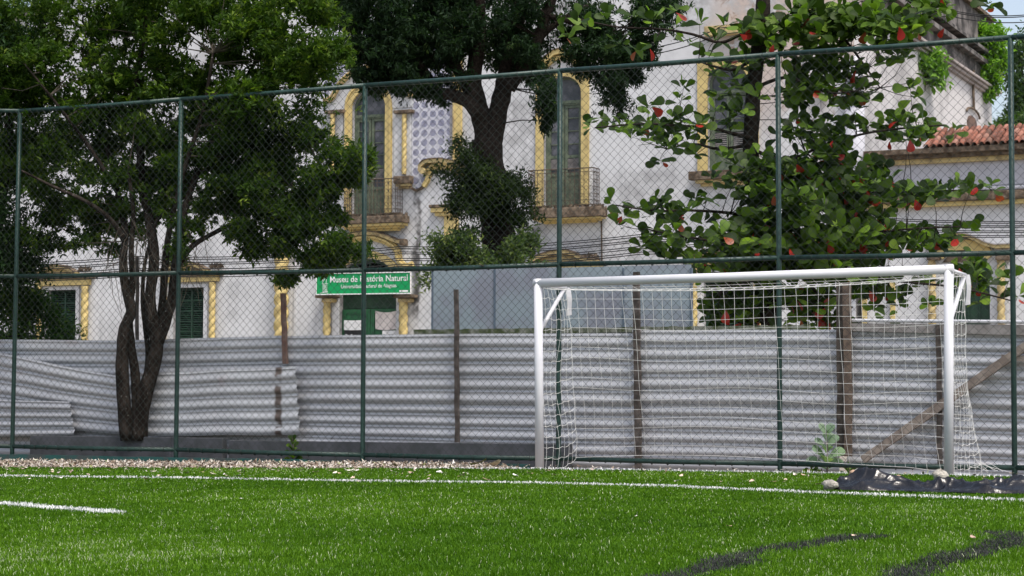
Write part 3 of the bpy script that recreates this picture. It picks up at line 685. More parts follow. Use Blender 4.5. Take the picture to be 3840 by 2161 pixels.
def hang(name, x0, x1, y0, y1, w, mat, label=None, cat=None, sag=.02, top=False):
    P = [Zf(x0, y0, w), Zf(x1, y0, w), Zf(x1, y1, w), Zf(x0, y1, w)]; n = 10; V = []
    for i in range(n + 1):
        for j in range(5):
            s_, t_ = i / n, j / 4; u = (P[0][0] * (1 - s_) + P[1][0] * s_) * (1 - t_) + (P[3][0] * (1 - s_) + P[2][0] * s_) * t_
            z = (P[0][1] * (1 - s_) + P[1][1] * s_) * (1 - t_) + (P[3][1] * (1 - s_) + P[2][1] * s_) * t_; z -= sag * 4 * s_ * (1 - s_) * (1 - .3 * t_)
            V.append(FAC.world(u, w + .012 * math.sin(s_ * 9 + t_ * 3), z))
    F = [(i * 5 + j, i * 5 + j + 1, i * 5 + j + 6, i * 5 + j + 5) for i in range(n) for j in range(4)]
    o = raw(name, np.array(V), np.array(F), mat, smooth=True); return tag(o, label, cat)
hang('cloth_banner', 1408, 1485, 1166, 1234, -.13, CLOTH, 'beige cloth hung across the right leaf of the green museum door', 'cloth', .05)
hang('paper_notice', 1290, 1356, 1201, 1238, -.13, SIGNW, 'white sheet on the left leaf of the green museum door above a black poster', 'notice', .01)
def poster(x0, x1, y0, y1, bgm, txm, txt, label, nm='poster'):
    o = hang(nm, x0, x1, y0, y1, -.14, bgm, label, 'poster', 0)
    u, z = Zf(x0 + 4, y1 - 6, -.125); text(txt, u, z, (Zf(x0, y0)[1] - Zf(x0, y1)[1]) * .62, txm, o, w=-.12, world=True)
def text(txt, u, z, size, mat, parent, w=.1, width=None, world=False, name='lettering', bold=.004):
    cu = bpy.data.curves.new('t', 'FONT'); cu.body = txt; cu.size = 1.0; cu.extrude = .0; cu.offset = bold; o = bpy.data.objects.new('t', cu)
    C.objects.link(o); dg = bpy.context.evaluated_depsgraph_get(); me = bpy.data.meshes.new_from_object(o.evaluated_get(dg)); bpy.data.objects.remove(o)
    n = len(me.vertices); co = np.zeros(n * 3); me.vertices.foreach_get('co', co); co = co.reshape(-1, 3)
    x0, x1 = co[:, 0].min(), co[:, 0].max(); cap = .70
    sx = (width / (x1 - x0)) if width else size / cap; sy = size / cap
    L = np.stack([u + (co[:, 0] - x0) * sx, np.full(n, -w), z + co[:, 1] * sy], -1)
    if world: L = np.array([FAC.world(p[0], -p[1], p[2]) for p in L])
    me.vertices.foreach_set('co', L.astype(np.float32).ravel()); me.materials.clear(); me.materials.append(mat); me.update()
    o = bpy.data.objects.new(name, me); C.objects.link(o); o.parent = parent; return o
poster(1292, 1355, 1239, 1290, BLACKP, SIGNW, 'Museu', 'black poster with white lettering on the left leaf of the museum door')
poster(1434, 1484, 1240, 1290, SIGNW, BLACKP, 'MUSEU', 'white poster with black lettering under the beige cloth on the museum door')
# lower windows
def low_window(o, x0, x1, cols, ytopw, lint, ped, dark=DKGREEN):
    a, b, c, d, h = o; m = MB()
    m.ribbon([(a + .04, c), (a + .04, d - .04), (b - .04, d - .04), (b - .04, c)], .08, .26, .16); win = m.build('window', dark, mus)
    m = MB(); uc = (a + b) / 2; m.box(uc - .03, uc + .03, .17, .22, c, d - .08)
    for q in np.linspace(c, d - .08, 9)[1:-1]: m.box(a + .08, b - .08, .18, .21, q - .02, q + .02)
    for q in np.linspace(c + .05, d - .1, 46): m.add([(a + .08, .19, q), (b - .08, .19, q), (b - .08, .215, q + .03), (a + .08, .215, q + .03)], [(0, 1, 2, 3)])
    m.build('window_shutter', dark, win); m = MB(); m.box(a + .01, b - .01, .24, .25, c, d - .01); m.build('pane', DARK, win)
    u0, u1 = FAC.u(x0), FAC.u(x1); zt = Zf((x0 + x1) / 2, ytopw)[1]; m = MB()
    m.box(u0, a, -.05, -.001, zb, zt); m.box(b, u1, -.05, -.001, zb, zt); m.box(a, b, -.048, -.001, d, zt); m.build('window_surround', WHITE, mus)
    for q in cols: twisted(q[0], q[1], lint[3] + 2, 1440, .12)
    block('lintel', lint[0], lint[1], lint[2], lint[3], .16, YELLOW, -.001)
    block('lintel_cap', lint[0] - 10, lint[1] + 10, lint[2] - 8, lint[2] - 1, .24, MOSS, -.001)
    P = pts(ped); m = MB(); m.ribbon(P, .10, -.001, -.24); m.prism(P + [(P[-1][0], P[-1][1] - .04), (P[0][0], P[0][1] - .04)], -.05, -.001); m.build('pediment', YELLOW2, mus)
    m = MB(); m.ribbon([(u, z + .07) for u, z in P], .035, -.001, -.28); m.build('cornice_moss', MOSS, mus)
low_window(OP['W1'], 154, 302, [(136, 152), (304, 327)], 1074, (130, 332, 1047, 1071), [(148, 1030), (165, 1021), (195, 1007), (224, 1002), (255, 1005), (280, 1017), (297, 1030)])
low_window(OP['W2'], 625, 783, [(607, 623), (784, 805)], 1066, (600, 814, 1036, 1057), [(615, 1020), (640, 1008), (675, 994), (706, 990), (740, 994), (765, 1005), (790, 1020)])
low_window(OP['W3'], 2045, 2215, [(2015, 2035), (2225, 2245)], 1015, (2000, 2255, 990, 1010), [(1994, 984), (2030, 966), (2080, 950), (2128, 946), (2160, 955), (2195, 974), (2250, 984)])
low_window(OP['W4'], 2616, 2824, [(2594, 2615), (2825, 2851)], 1005, (2585, 2860, 980, 1000), [(2580, 975), (2630, 960), (2680, 945), (2722, 940), (2770, 945), (2810, 960), (2865, 975)])
for a_, b_, c_ in ((2187, 2252, 968), (308, 350, 1012), (800, 845, 1000), (1440, 1475, 1092)):
    u0, z0 = Zf(a_, c_); u1 = Zf(b_, c_)[0]; m = MB(); rr = random.Random(a_)
    for k in range(90):
        u = rr.uniform(u0, u1); z_ = z0 + rr.uniform(-.10, .10) * (1 - abs((u - (u0 + u1) / 2) / (u1 - u0))); q = rr.uniform(.02, .05); v = -rr.uniform(.05, .25)
        m.add([(u - q, v, z_), (u + q * .2, v, z_ - q), (u + q, v - .02, z_ + q * .4), (u, v, z_ + q * 1.6)], [(0, 1, 2, 3)])
    m.build('moss_crust', MOSS, mus)
twisted(1031, 1078, 880, 1440, .22, pitch=.42); block('capital', 1020, 1090, 862, 879, .45, YELLOW2, -.001, bevel=.03); block('jamb', 1100, 1112, 900, 1440, .04, WHITE, -.001)
# right corner: narrow buttress, air conditioner
block('corner_buttress', 3178, 3207, 300, 1000, .35, GREYW, .2); m = MB(); u0, z0 = Zf(3205, 385, .2)
for q in (0, .12): m.tube([(u0, -.2, z0 + q), (u0, -.2, z0 + q + .05)], .34, 14)
m.tube([(u0, -.2, z0 - 5), (u0, -.2, z0)], .27, 14); m.tube([(u0, -.2, z0 + .2), (u0, -.2, z0 + .9), (u0, -.1, z0 + 1.3)], [.27, .2, .05], 12); m.build('corner_column', GREYW, mus, smooth=True)
ac = empty('air_conditioner', tuple(FAC.O), FAC.th, 'white air conditioner unit on the peeling wall behind the almond tree', 'appliance')
u0, u1, z0, z1 = rect(3050, 3100, 326, 354, .3); m = MB(); m.box(u0, u1, -.35, -.001, z0, z1); m.build('casing', ACW, ac, bevel=.01); m = MB()
for q in np.linspace(z0 + .03, z1 - .03, 7): m.box(u0 + .03, u1 - .03, -.365, -.352, q, q + .012)
m.build('grille', IRON, ac)

# side wall, at right angles to the front, with its cornices
def side(x, y):                     # hit the plane u = UR
    d = ray(x, y); A = FAC.O + FAC.U * UR; t = ((A - EYE) @ FAC.U) / (d @ FAC.U); p = EYE + d * t
    return float(-(p - FAC.O) @ FAC.N), float(p[2])
V1 = side(3722, 700)[0]
zc0 = side(3722, 372)[1]; zm0 = side(3722, 325)[1]; ze = side(3733, 100)[1]; ze2 = side(3750, 255)[1]
m = MB(); m.add([(UR, 0, zb), (UR, V1, zb), (UR, V1, zc0), (UR, 0, zc0)], [(0, 1, 2, 3)]); m.add([(UR, V1, zb), (UR - 12, V1, zb), (UR - 12, V1, ze), (UR, V1, ze)], [(0, 1, 2, 3)]); m.build('side_wall', SIDEW, mus)
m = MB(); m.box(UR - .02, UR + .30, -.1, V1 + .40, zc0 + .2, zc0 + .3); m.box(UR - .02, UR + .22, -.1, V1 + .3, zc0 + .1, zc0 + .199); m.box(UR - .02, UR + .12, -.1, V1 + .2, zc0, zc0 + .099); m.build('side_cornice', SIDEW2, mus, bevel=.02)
m = MB(); m.box(UR - .02, UR + .06, 0, V1 + .05, zc0 + .41, zm0 + .6); m.box(UR - .02, UR + .30, -.1, V1 + .4, zm0 + .45, zm0 + .62); m.build('side_frieze', MOULD, mus, bevel=.02)
m = MB(); m.box(UR - .5, UR + .01, .3, V1, zm0 + .62, ze); m.box(UR - .02, UR + .32, -.1, V1 + .4, ze2 - .03, ze2 + .08); m.build('attic_wall', MOULD, mus)
m = MB(); m.box(UR - .6, UR + .16, .2, V1 + .1, ze + .002, ze + .13); m.build('attic_eave', MOSS, mus)
v0, z0 = side(3626, 500); v1, z1 = side(3662, 470); hh = side(3645, 436)[1]
m = MB(); P = [(v0, z0 - 1), (v0, z1)] + [((v0 + v1) / 2 - math.cos(t) * (v1 - v0) / 2, z1 + math.sin(t) * (hh - z1)) for t in np.linspace(0, math.pi, 10)[1:-1]] + [(v1, z1), (v1, z0 - 1)]
m.add([(UR + .02, v, z) for v, z in P], [tuple(range(len(P)))]); m.build('side_niche', plain('niche_brown', (.17, .10, .07), (.1, .06, .05), 3), mus)
m = MB(); m.tube([(UR + .06, v - (v - (v0 + v1) / 2) * -.35, z + .25) for v, z in P[1:-1]], .04, 5); vp = (v0 + v1) / 2
m.tube([(UR + .08, vp, hh + .2), (UR + .08, vp - .1, hh + 1.1), (UR + .08, vp, hh + 1.6)], .05, 6); m.build('niche_trim', MOSS, mus)

# ------------------------------------------------------------------ low wing to the right
wing = empty('wing_building', tuple(FAC.O), FAC.th, 'low stained side wing with terracotta tile roof right of the museum', 'building')
WU0, WU1 = UR + .36, FAC.u(5200, 700); opening('WE', 3541, 3713, 990, 1500); opening('WN', 3252, 3337, 1010, 1500)
zc = Zf(3600, 548)[1]
wall_with_holes(WU0, WU1, zb, zc, [OP['WE'], OP['WN']], WHITE, wing)
m = MB(); m.box(WU0, WU1, .9, 8, zb, zc - .01); m.build('dark_room_backing', DARK, wing)  # wing's solid back, coloured near-black in place of real indoor shade
def wblock(name, x0, x1, y0, y1, dep, mat, v=-.001, bevel=.01, full=False):
    u0, u1, z0, z1 = rect(x0, x1, y0, y1, dep)
    if full: u0, u1 = WU0, WU1
    m = MB(); m.box(u0, u1, -dep, v, z0, z1); return m.build(name, mat, wing, bevel=bevel)
wblock('cornice', 3400, 3700, 552, 572, .45, MOSS, full=True); wblock('cornice_lower', 3400, 3700, 573, 590, .28, MOSS, full=True); wblock('cornice_band', 3400, 3700, 591, 610, .16, YELLOW2, full=True)
wblock('stained_band', 3400, 3700, 611, 702, .03, GREYW, full=True)
wblock('mossy_ledge', 3400, 3700, 722, 755, .30, MOSS, full=True, bevel=.03); wblock('ledge_band', 3400, 3700, 756, 773, .20, YELLOW, full=True); wblock('ledge_slope', 3400, 3700, 706, 721, .15, GREYW, full=True, bevel=.04)
P = pts([(3475, 925), (3515, 922), (3540, 905), (3570, 890), (3600, 884), (3635, 888), (3670, 903), (3705, 920), (3740, 928), (3800, 925)])
m = MB(); m.ribbon(P, .09, -.001, -.30); m.build('pediment', YELLOW2, wing); m = MB(); m.ribbon([(u, z + .06) for u, z in P], .03, -.001, -.34); m.build('cornice_moss', PALEPL, wing)
P = pts([(3525, 960), (3550, 935), (3585, 921), (3625, 919), (3665, 926), (3700, 946), (3715, 965)]); m = MB(); m.ribbon(P, .28, -.001, -.12); m.build('door_arch', YELLOW, wing)
m = MB(); m.prism(pts([(3535, 985), (3560, 955), (3595, 941), (3630, 940), (3665, 950), (3700, 985)]), -.03, -.001); m.build('arch_recess', MOSS, wing)
twisted(3481, 3511, 975, 1460, .15, YELLOW2, parent=wing); twisted(3740, 3770, 975, 1460, .15, YELLOW2, parent=wing)
wblock('capital', 3474, 3518, 960, 975, .3, MOSS); wblock('capital', 3732, 3782, 955, 975, .3, MOSS)
a, b, c, d, h = OP['WE']; m = MB(); m.box(a, b, .2, .25, c, d)
for k in (.25, .5, .75): m.box(a + (b - a) * k - .02, a + (b - a) * k + .02, .17, .2, c, d)
m.build('door', DKGREEN, wing)
a, b, c, d, h = OP['WN']; m = MB(); m.box(a, b, .1, .15, c, d); m.build('closed_window', WHITE, wing); wblock('window_trim', 3232, 3251, 1020, 1500, .06, YELLOW); wblock('window_trim', 3338, 3357, 1020, 1500, .06, YELLOW)
# barrel tiles
m = MB(); V = []; L = .46; r0 = .085
for i in range(2):
    for j in range(7): t = math.pi * j / 6; rr = r0 * (1 - .12 * i); V.append((rr * math.cos(t), i * L, rr * math.sin(t)))
for i in range(2):
    for j in range(7): t = math.pi * j / 6; rr = (r0 - .015) * (1 - .12 * i); V.append((rr * math.cos(t), i * L, rr * math.sin(t)))
m.add(V, [(j, j + 1, j + 8, j + 7) for j in range(6)] + [(14 + j, 21 + j, 22 + j, 15 + j) for j in range(6)] + [(j, 14 + j, 15 + j, j + 1) for j in range(6)])
ua, ub = FAC.u(3490, 540), FAC.u(3960, 540); tm = None; slope = .42; zr = Zf(3600, 551, .45)[1] + .03
k = 0; u = ua; rr = random.Random(3)
while u < ub:
    for row in range(4):
        if tm is None: o = m.build('roof_tile', TERRA, wing, smooth=True); tm = o.data
        else: o = bpy.data.objects.new('roof_tile', tm); C.objects.link(o); o.parent = wing
        o.location = (u + rr.uniform(-.012, .012), -.5 + row * .38, zr + row * .38 * slope + rr.uniform(0, .015)); o.rotation_euler = (math.atan(slope), 0, rr.uniform(-.05, .05))
    u += .185
m = MB(); m.add([(ua - .1, -.45, zr - .02), (ub + .1, -.45, zr - .02), (ub + .1, 1.1, zr - .02 + 1.55 * slope), (ua - .1, 1.1, zr - .02 + 1.55 * slope)], [(0, 1, 2, 3)]); m.add([(ub + .1, -.3, zr - .05), (WU1, -.3, zr - .05), (WU1, 3, zr - .05 + .5), (ub + .1, 3, zr - .05 + .5)], [(0, 1, 2, 3)]); m.build('roof_bed', MOSS, wing)

# ------------------------------------------------------------------ museum sign
sg = empty('museum_sign', tuple(FAC.O), FAC.th, 'green sign reading Museu de História Natural above the museum entrance', 'sign')
SW = .55
sc4 = [Zf(1187, 1026, SW), Zf(1539, 1021, SW), Zf(1539, 1100, SW), Zf(1187, 1105, SW)]
m = MB(); m.prism([sc4[3], sc4[2], sc4[1], sc4[0]], -SW + .06, -SW); m.build('sign_board', SIGNG, sg)
m = MB(); m.ribbon([sc4[0], sc4[1], sc4[2], sc4[3], sc4[0]], .035, -SW + .06, -SW - .02); m.build('sign_frame', SIGNW, sg)
u, z = Zf(1238, 1060, SW); text('Museu de História Natural', u, z, .19, SIGNW, sg, bold=.010, w=SW + .006, width=Zf(1529, 1060, SW)[0] - u)
u, z = Zf(1279, 1082, SW); text('Universidade Federal de Alagoas', u, z, .118, SIGNW, sg, w=SW + .006, width=Zf(1487, 1082, SW)[0] - u)
m = MB(); E_ = lambda x, y: Zf(1150 + x / 3.222, 850 + y / 3.222, SW); q = lambda L_: [E_(*p) for p in L_]
for x in (200, 215, 230, 245): m.ribbon(q([(x, 700), (x - 2, 780)]), .014, -SW - .002, -SW - .008)
m.ribbon(q([(190, 790), (255, 785)]), .02, -SW - .002, -SW - .008); m.ribbon(q([(165, 805), (210, 795), (260, 805)]), .014, -SW - .002, -SW - .008)
m.ribbon(q([(190, 665), (205, 630), (230, 605), (255, 585)]), .018, -SW - .002, -SW - .008); m.ribbon(q([(255, 585), (240, 640), (235, 690)]), .014, -SW - .002, -SW - .008)
m.ribbon(q([(185, 700), (205, 655), (228, 625), (242, 612)]), .012, -SW - .002, -SW - .008); m.ribbon(q([(185, 695), (258, 690)]), .014, -SW - .002, -SW - .008); m.build('emblem', SIGNW, sg)
m = MB(); m.prism(q([(1122, 790), (1226, 788), (1226, 768), (1122, 770)]), -SW - .002, -SW - .008); m.build('small_label', SIGNW, sg)
u, z = E_(1128, 786); text('Patrocínio', u, z, .028, SIGNG, sg, w=SW + .012, width=.2) if False else None

# ------------------------------------------------------------------ blue-grey panel hoarding
PH = Plane(*(MET.world(0, -.35, 0)[:2]), TH)
ph = empty('panel_hoarding', tuple(PH.O), TH, 'blue-grey panel hoarding standing above the corrugated sheets behind the goal', 'hoarding')
xsn = [1622, 1856, 2092, 2338, 2592]; ytop = [1012, 1008, 1003, 1000, 990]
for i in range(4):
    a, b = PH.hit(xsn[i], 1100)[0], PH.hit(xsn[i + 1], 1100)[0]; zt = PH.hit((xsn[i] + xsn[i + 1]) / 2, (ytop[i] + ytop[i + 1]) / 2)[1]; m = MB(); m.box(a + .008, b - .008, 0, .03, -.15, zt); m.build('panel', PANEL, ph)
m = MB()
for x in xsn: a = PH.hit(x, 1100)[0]; m.box(a - .012, a + .012, -.012, .032, 0, PH.hit(x, 1005)[1])
m.build('seam_frame', PANELE, ph)
a, b = PH.hit(1565, 1240)[0], PH.hit(3040, 1230)[0]; z0 = PH.hit(2000, 1246)[1]; m = MB(); n = 60
for i in range(n):
    u0 = a + (b - a) * i / n; u1 = a + (b - a) * (i + 1) / n; rr = random.Random(i); m.box(u0, u1, -.09 - rr.random() * .02, -.013, z0 - .02, z0 + .04 + rr.random() * .012)
m.build('mossy_ledge', MOSSG, ph)

# ------------------------------------------------------------------ corrugated sheet hoarding
hd = empty('sheet_metal_hoarding', tuple(MET.O), TH, 'long hoarding of horizontal corrugated zinc sheets behind the chain-link fence', 'hoarding')
def corrug(name, corners, w, pitch=.165, amp=.024, mat=None, parent=hd, rough_edge=0, seed=0, wave=.002, ncol=16, frame=MET):
    """corners TL, TR, BR, BL in photograph pixels on the plane w in front of the hoarding's; profile runs down the sheet"""
    mat = mat or METAL; P = [frame.hit(x, y, w) for x, y in corners]; r = np.random.default_rng(seed)
    hgt = (P[0][1] - P[3][1] + P[1][1] - P[2][1]) / 2; nr = max(1, round(hgt / pitch)); prof = []
    for k in range(nr):
        for t, a in ((0, 0), (.13, .0), (.17, .30), (.20, 0), (.44, 0), (.55, 1), (.88, 1), (.94, 0)): prof.append(((k + t) / nr, a * amp))
    prof.append((1, 0)); V = []
    for i in range(ncol + 1):
        s_ = i / ncol; rag = r.normal(0, rough_edge) if i in (0, ncol) and rough_edge else 0
        for (t_, a_) in prof:
            rg = (rough_edge * math.sin(t_ * nr * 6.28 + seed) + r.normal(0, rough_edge * .4)) if rough_edge and i == ncol else 0
            u = (P[0][0] * (1 - s_) + P[1][0] * s_) * (1 - t_) + (P[3][0] * (1 - s_) + P[2][0] * s_) * t_ + rg
            z = (P[0][1] * (1 - s_) + P[1][1] * s_) * (1 - t_) + (P[3][1] * (1 - s_) + P[2][1] * s_) * t_
            v = -w - a_ + wave * math.sin(s_ * 7 + seed * 1.7 + t_ * 3) + wave * .5 * math.sin(s_ * 23 + seed)
            V.append((u, v, z + wave * .4 * math.sin(s_ * 11 + seed)))
    k = len(prof); F = [(i * k + j, (i + 1) * k + j, (i + 1) * k + j + 1, i * k + j + 1) for i in range(ncol) for j in range(k - 1)]
    o = raw(name, np.array(V), np.array(F), mat, parent); return o
# (x0, y top left, y top right, x1, y bottom right, y bottom left)
corrug('metal_sheet', [(-420, 1270), (450, 1277), (450, 1500), (-420, 1500)], .00, .19, seed=1)
corrug('metal_sheet', [(440, 1278), (1078, 1258), (1078, 1500), (440, 1506)], .01, .19, seed=2)
corrug('metal_sheet', [(-420, 1490), (450, 1494), (450, 1720), (-420, 1700)], .03, .19, seed=3)
corrug('metal_sheet', [(440, 1494), (1078, 1490), (1078, 1745), (440, 1720)], .0, .19, seed=12)
corrug('metal_sheet', [(1060, 1260), (1722, 1252), (1722, 1512), (1060, 1508)], .02, seed=4)
corrug('metal_sheet', [(1700, 1252), (2390, 1250), (2390, 1520), (1700, 1514)], .01, seed=5)
corrug('metal_sheet', [(1060, 1500), (1722, 1505), (1722, 1785), (1060, 1760)], .00, seed=6)
corrug('metal_sheet', [(1700, 1506), (2390, 1512), (2390, 1805), (1700, 1790)], -.01, seed=7)
corrug('metal_sheet', [(2370, 1238), (3150, 1236), (3150, 1520), (2370, 1514)], .02, seed=8)
corrug('metal_sheet', [(2370, 1508), (3150, 1516), (3150, 1828), (2370, 1805)], .00, seed=9)
corrug('metal_sheet', [(3178, 1214), (4500, 1222), (4500, 1560), (3178, 1510)], .03, .15, seed=10, amp=.026)
corrug('metal_sheet', [(3178, 1506), (4500, 1545), (4500, 1890), (3178, 1832)], .01, .15, seed=11, amp=.026)
m = MB(); P = [MET.hit(3182, 1212, .06), MET.hit(4300, 1224, .06), MET.hit(4300, 1270, .06), MET.hit(3182, 1243, .06)]; m.prism([P[3], P[2], P[1], P[0]], -.09, -.06); m.build('top_plank', PALEPL, hd, bevel=.004)
m = MB(); P = [MET.hit(3172, 1206, .06), MET.hit(4300, 1216, .06)]; m.tube([(P[0][0], -.08, P[0][1] + .012), (P[1][0], -.08, P[1][1] + .012)], .022, 8); m.build('edge_tube', GOALW, hd)
RUSTX = MET.hit(1040, 1500, .2)[0]; RMET = _rust_metal()
def loose(name, corners, w, label, cat='metal sheet', **kw):
    e = empty(name, tuple(MET.O), TH); o = corrug(name, corners, w, parent=None, **kw)
    bpy.data.objects.remove(e); o.location = tuple(MET.O); o.rotation_euler = (0, 0, TH); return tag(o, label, cat)
loose('loose_metal_sheet', [(555, 1400), (1112, 1374), (1124, 1630), (545, 1636)], .16, 'loose pale corrugated sheet with rust marks leaning right of the forked tree trunk', mat=RMET, rough_edge=.012, pitch=.19, seed=21, wave=.012)
loose('loose_metal_sheet', [(-200, 1285), (458, 1414), (478, 1634), (-200, 1560)], .14, 'tilted corrugated sheet with torn end left of the forked tree trunk', rough_edge=.03, pitch=.19, seed=22, wave=.015, mat=METAL)
loose('loose_metal_sheet', [(-200, 1494), (262, 1506), (284, 1634), (-200, 1640)], .22, 'short dark corrugated sheet low at the far left of the hoarding', rough_edge=.008, pitch=.13, seed=23, amp=.03)
def post(x0, y0, x1, y1, wpx, w, mat, label=None, sq=True, parent=None, name='wooden_post', frame=MET):
    a = frame.hit(x0, y0, w); b = frame.hit(x1, y1, w); wd = wpx / 312.; m = MB(); n = 8; rr = random.Random(int(x0)); L = []; Rr = []
    for i in range(n + 1):
        t = i / n; u = a[0] + (b[0] - a[0]) * t + rr.uniform(-.006, .006); z = a[1] + (b[1] - a[1]) * t; k = wd / 2 * rr.uniform(.88, 1.08); dx, dz = b[0] - a[0], b[1] - a[1]; l = math.hypot(dx, dz); nx, nz = -dz / l, dx / l
        L.append((u + nx * k, z + nz * k)); Rr.append((u - nx * k, z - nz * k))
    V = []
    for (p, q) in zip(L, Rr): V += [(p[0], -w, p[1]), (q[0], -w, q[1]), (q[0], -w + wd * .8, q[1]), (p[0], -w + wd * .8, p[1])]
    F = [(4 * i + k, 4 * i + (k + 1) % 4, 4 * i + 4 + (k + 1) % 4, 4 * i + 4 + k) for i in range(n) for k in range(4)] + [(3, 2, 1, 0), (4 * n, 4 * n + 1, 4 * n + 2, 4 * n + 3)]
    m.add(V, F); o = m.build(name, mat, parent)
    if parent is None: o.location = tuple(frame.O); o.rotation_euler = (0, 0, frame.th); tag(o, label, 'plank' if 'plank' in name else 'post')
    return o
post(1058, 1100, 1066, 1365, 20, .12, plain('reddish_post_wood', (.12, .07, .06), (.17, .12, .10), 10, .9, .1), 'short reddish wooden post above the loose sheet, in front of the twisted column')
post(1708, 1086, 1712, 1660, 17, .14, POSTW, 'thin grey wooden post left of the goal, reaching above the corrugated sheets')
post(2384, 1020, 2390, 1790, 24, .14, POSTW, 'dark wooden post seen through the left half of the goal net')
pb = plain('dark_post_wood', (.06, .05, .045), (.12, .10, .085), 12, .95, .1)
post(3147, 1060, 3150, 1710, 24, .12, pb, 'darker of the two upright boards seen through the right half of the goal net')
post(3172, 1060, 3180, 1712, 26, .17, plain('brown_post_wood', (.19, .145, .115), (.12, .09, .075), 12, .95, .1), 'browner of the two upright boards seen through the right half of the goal net')
post(3518, 1215, 3523, 1815, 18, .14, POSTW, 'thin dark wooden post just left of the right goalpost')
post(512, 960, 512, 1480, 13, .0, POSTW, 'thin wooden pole standing between the stems of the forked tree', frame=Plane(*(MET.world(0, -.1, 0)[:2]), TH))
post(3860, 1285, 3235, 1725, 30, .20, PLANKW, 'diagonal plank leaning across the sheets at the right goalpost', name='leaning_plank')
post(3755, 1340, 3900, 1350, 20, .17, PLANKW, 'short horizontal plank end at the right edge above the diagonal plank', name='short_plank')
# dark kerb blocks
for k, (x0, x1, y0, y1, lab) in enumerate([(112, 640, 1634, 1770, 'dark grey kerb block below the forked tree'), (641, 834, 1641, 1770, 'short dark grey kerb block right of the forked tree'), (856, 1375, 1652, 1770, 'dark grey kerb block behind the small weed'),
                                (1376, 2134, 1658, 1775, 'long dark grey kerb block ending inside the goal')]):
    w = .42; a = MET.hit(x0, y0, w); b = MET.hit(x1, y0 + (x1 - x0) * .011, w); m = MB(); m.prism([(a[0], -.19), (b[0], -.19), (b[0], b[1]), (a[0], a[1])], -w, -w + .12); o = m.build('kerb_block', BEAM, bevel=.008)
    o.location = tuple(MET.O); o.rotation_euler = (0, 0, TH); tag(o, lab, 'kerb block')

# ------------------------------------------------------------------ chain-link fence
fe = empty('chain_link_fence', tuple(FEN.O), TH, 'tall dark green chain-link fence with pipe rails behind the goal', 'fence')
JO = [(-560, 400, 1030, 1655), (75, 417, 1036, 1674), (680, 373, 1024, 1686), (1369, 321, 1014, 1706), (2100, 266, 992, 1720), (2917, 204, 967, 1739), (3789, 141, 948, 1754), (4760, 70, 922, 1775)]
PX = []
BX = [-600, 46, 660, 1360, 2094, 2925, 3805, 4800]
for (xt, yt, ym, yb), xb_ in zip(JO, BX):
    t = FEN.hit(xt, yt); b = FEN.hit(xb_, yb); mi = FEN.hit((xt + xb_) / 2, ym); PX.append((t, mi, b))
# left corner: the fence turns towards the camera side there
pr = .031
def rail(i, lev, name='rail'):
    p, q = PX[i][lev], PX[i + 1][lev]; m = MB(); m.tube([(p[0], .0, p[1]), ((p[0] + q[0]) / 2, 0, (p[1] + q[1]) / 2 - .008), (q[0], 0, q[1])], pr * (.95 if lev else 1.0), 12); m.build(name, GREENPIPE, fe, smooth=True)
for i in range(len(PX)):
    p, q, b = PX[i]; m = MB(); m.tube([(b[0], .0, -.19), (b[0], 0, b[1]), (q[0], 0, q[1]), (p[0], 0, p[1] + .02)], pr, 12); m.build('post', GREENPIPE, fe, smooth=True)
    if i < len(PX) - 1:
        for lev in range(3): rail(i, lev)
def chain(i):
    (t0, m0, b0), (t1, m1, b1) = PX[i], PX[i + 1]; wd = .104; ht = .106; L = b1[0] - b0[0]; nw = int(L / (wd / 2)); r = .0030
    V = []; F = []; base = 0; n = 3; ang = [2 * math.pi * j / n for j in range(n)]
    for k in range(nw):
        u0 = b0[0] + L * k / nw; w0 = L / nw; zb0 = b0[1] + (b1[1] - b0[1]) * k / nw; zt0 = t0[1] + (t1[1] - t0[1]) * k / nw; ns = int((zt0 - zb0) / (ht / 2))
        j = np.arange(ns + 1); z = zb0 + (zt0 - zb0) * j / ns; side_ = (j + k) % 2; fr = (u0 - b0[0]) / L
        u = u0 + w0 * (side_ * 1.02 - .01) + ((t0[0] - b0[0]) * (1 - fr) + (t1[0] - b1[0]) * fr) * (z - zb0) / (zt0 - zb0)
        u = u + .004 * np.sin(z * 2.1 + u0 * 3) ; v = -.036 + np.where(side_ == 1, .002, -.002) + .010 * np.sin(z * 1.3 + u0 * 1.9)
        ring = np.stack([np.stack([u + r * math.cos(a), v + r * math.sin(a), z + .0 * u], -1) for a in ang], 1)
        V.append(ring.reshape(-1, 3)); jj = np.arange(ns)[:, None]; c = np.arange(n)[None, :]; c2 = (c + 1) % n
        F.append((base + np.stack([jj * n + c, jj * n + c2, (jj + 1) * n + c2, (jj + 1) * n + c], -1)).reshape(-1, 4)); base += (ns + 1) * n
    raw('wire_mesh', np.concatenate(V), np.concatenate(F), WIRE, fe)
for i in range(len(PX) - 1): chain(i)
m = MB()
for i in range(1, len(PX) - 1):
    for lev in range(3):
        p, q = PX[i][lev], PX[i + 1][lev]; k = int((q[0] - p[0]) / .19)
        for j in range(1, k): t = j / k; u = p[0] + (q[0] - p[0]) * t; z = p[1] + (q[1] - p[1]) * t - .016 * 2 * min(t, 1 - t); m.tube([(u + .012, 0, z), (u + .02, 0, z)], pr + .004, 8)
tag(m.build('tie_wires', WIRE, fe), kind='stuff')
m = MB(); a, b = FEN.hit(-900, 1700)[0], FEN.hit(1980, 1760)[0]; n = 24
for i in range(n):
    u0, u1 = a + (b - a) * i / n, a + (b - a) * (i + 1) / n; rr = random.Random(i + 50); zt = -.002 - .012 * rr.random() - .03 * max(0, i / n - .75); m.box(u0, u1, -.07, .07, -.19, zt)
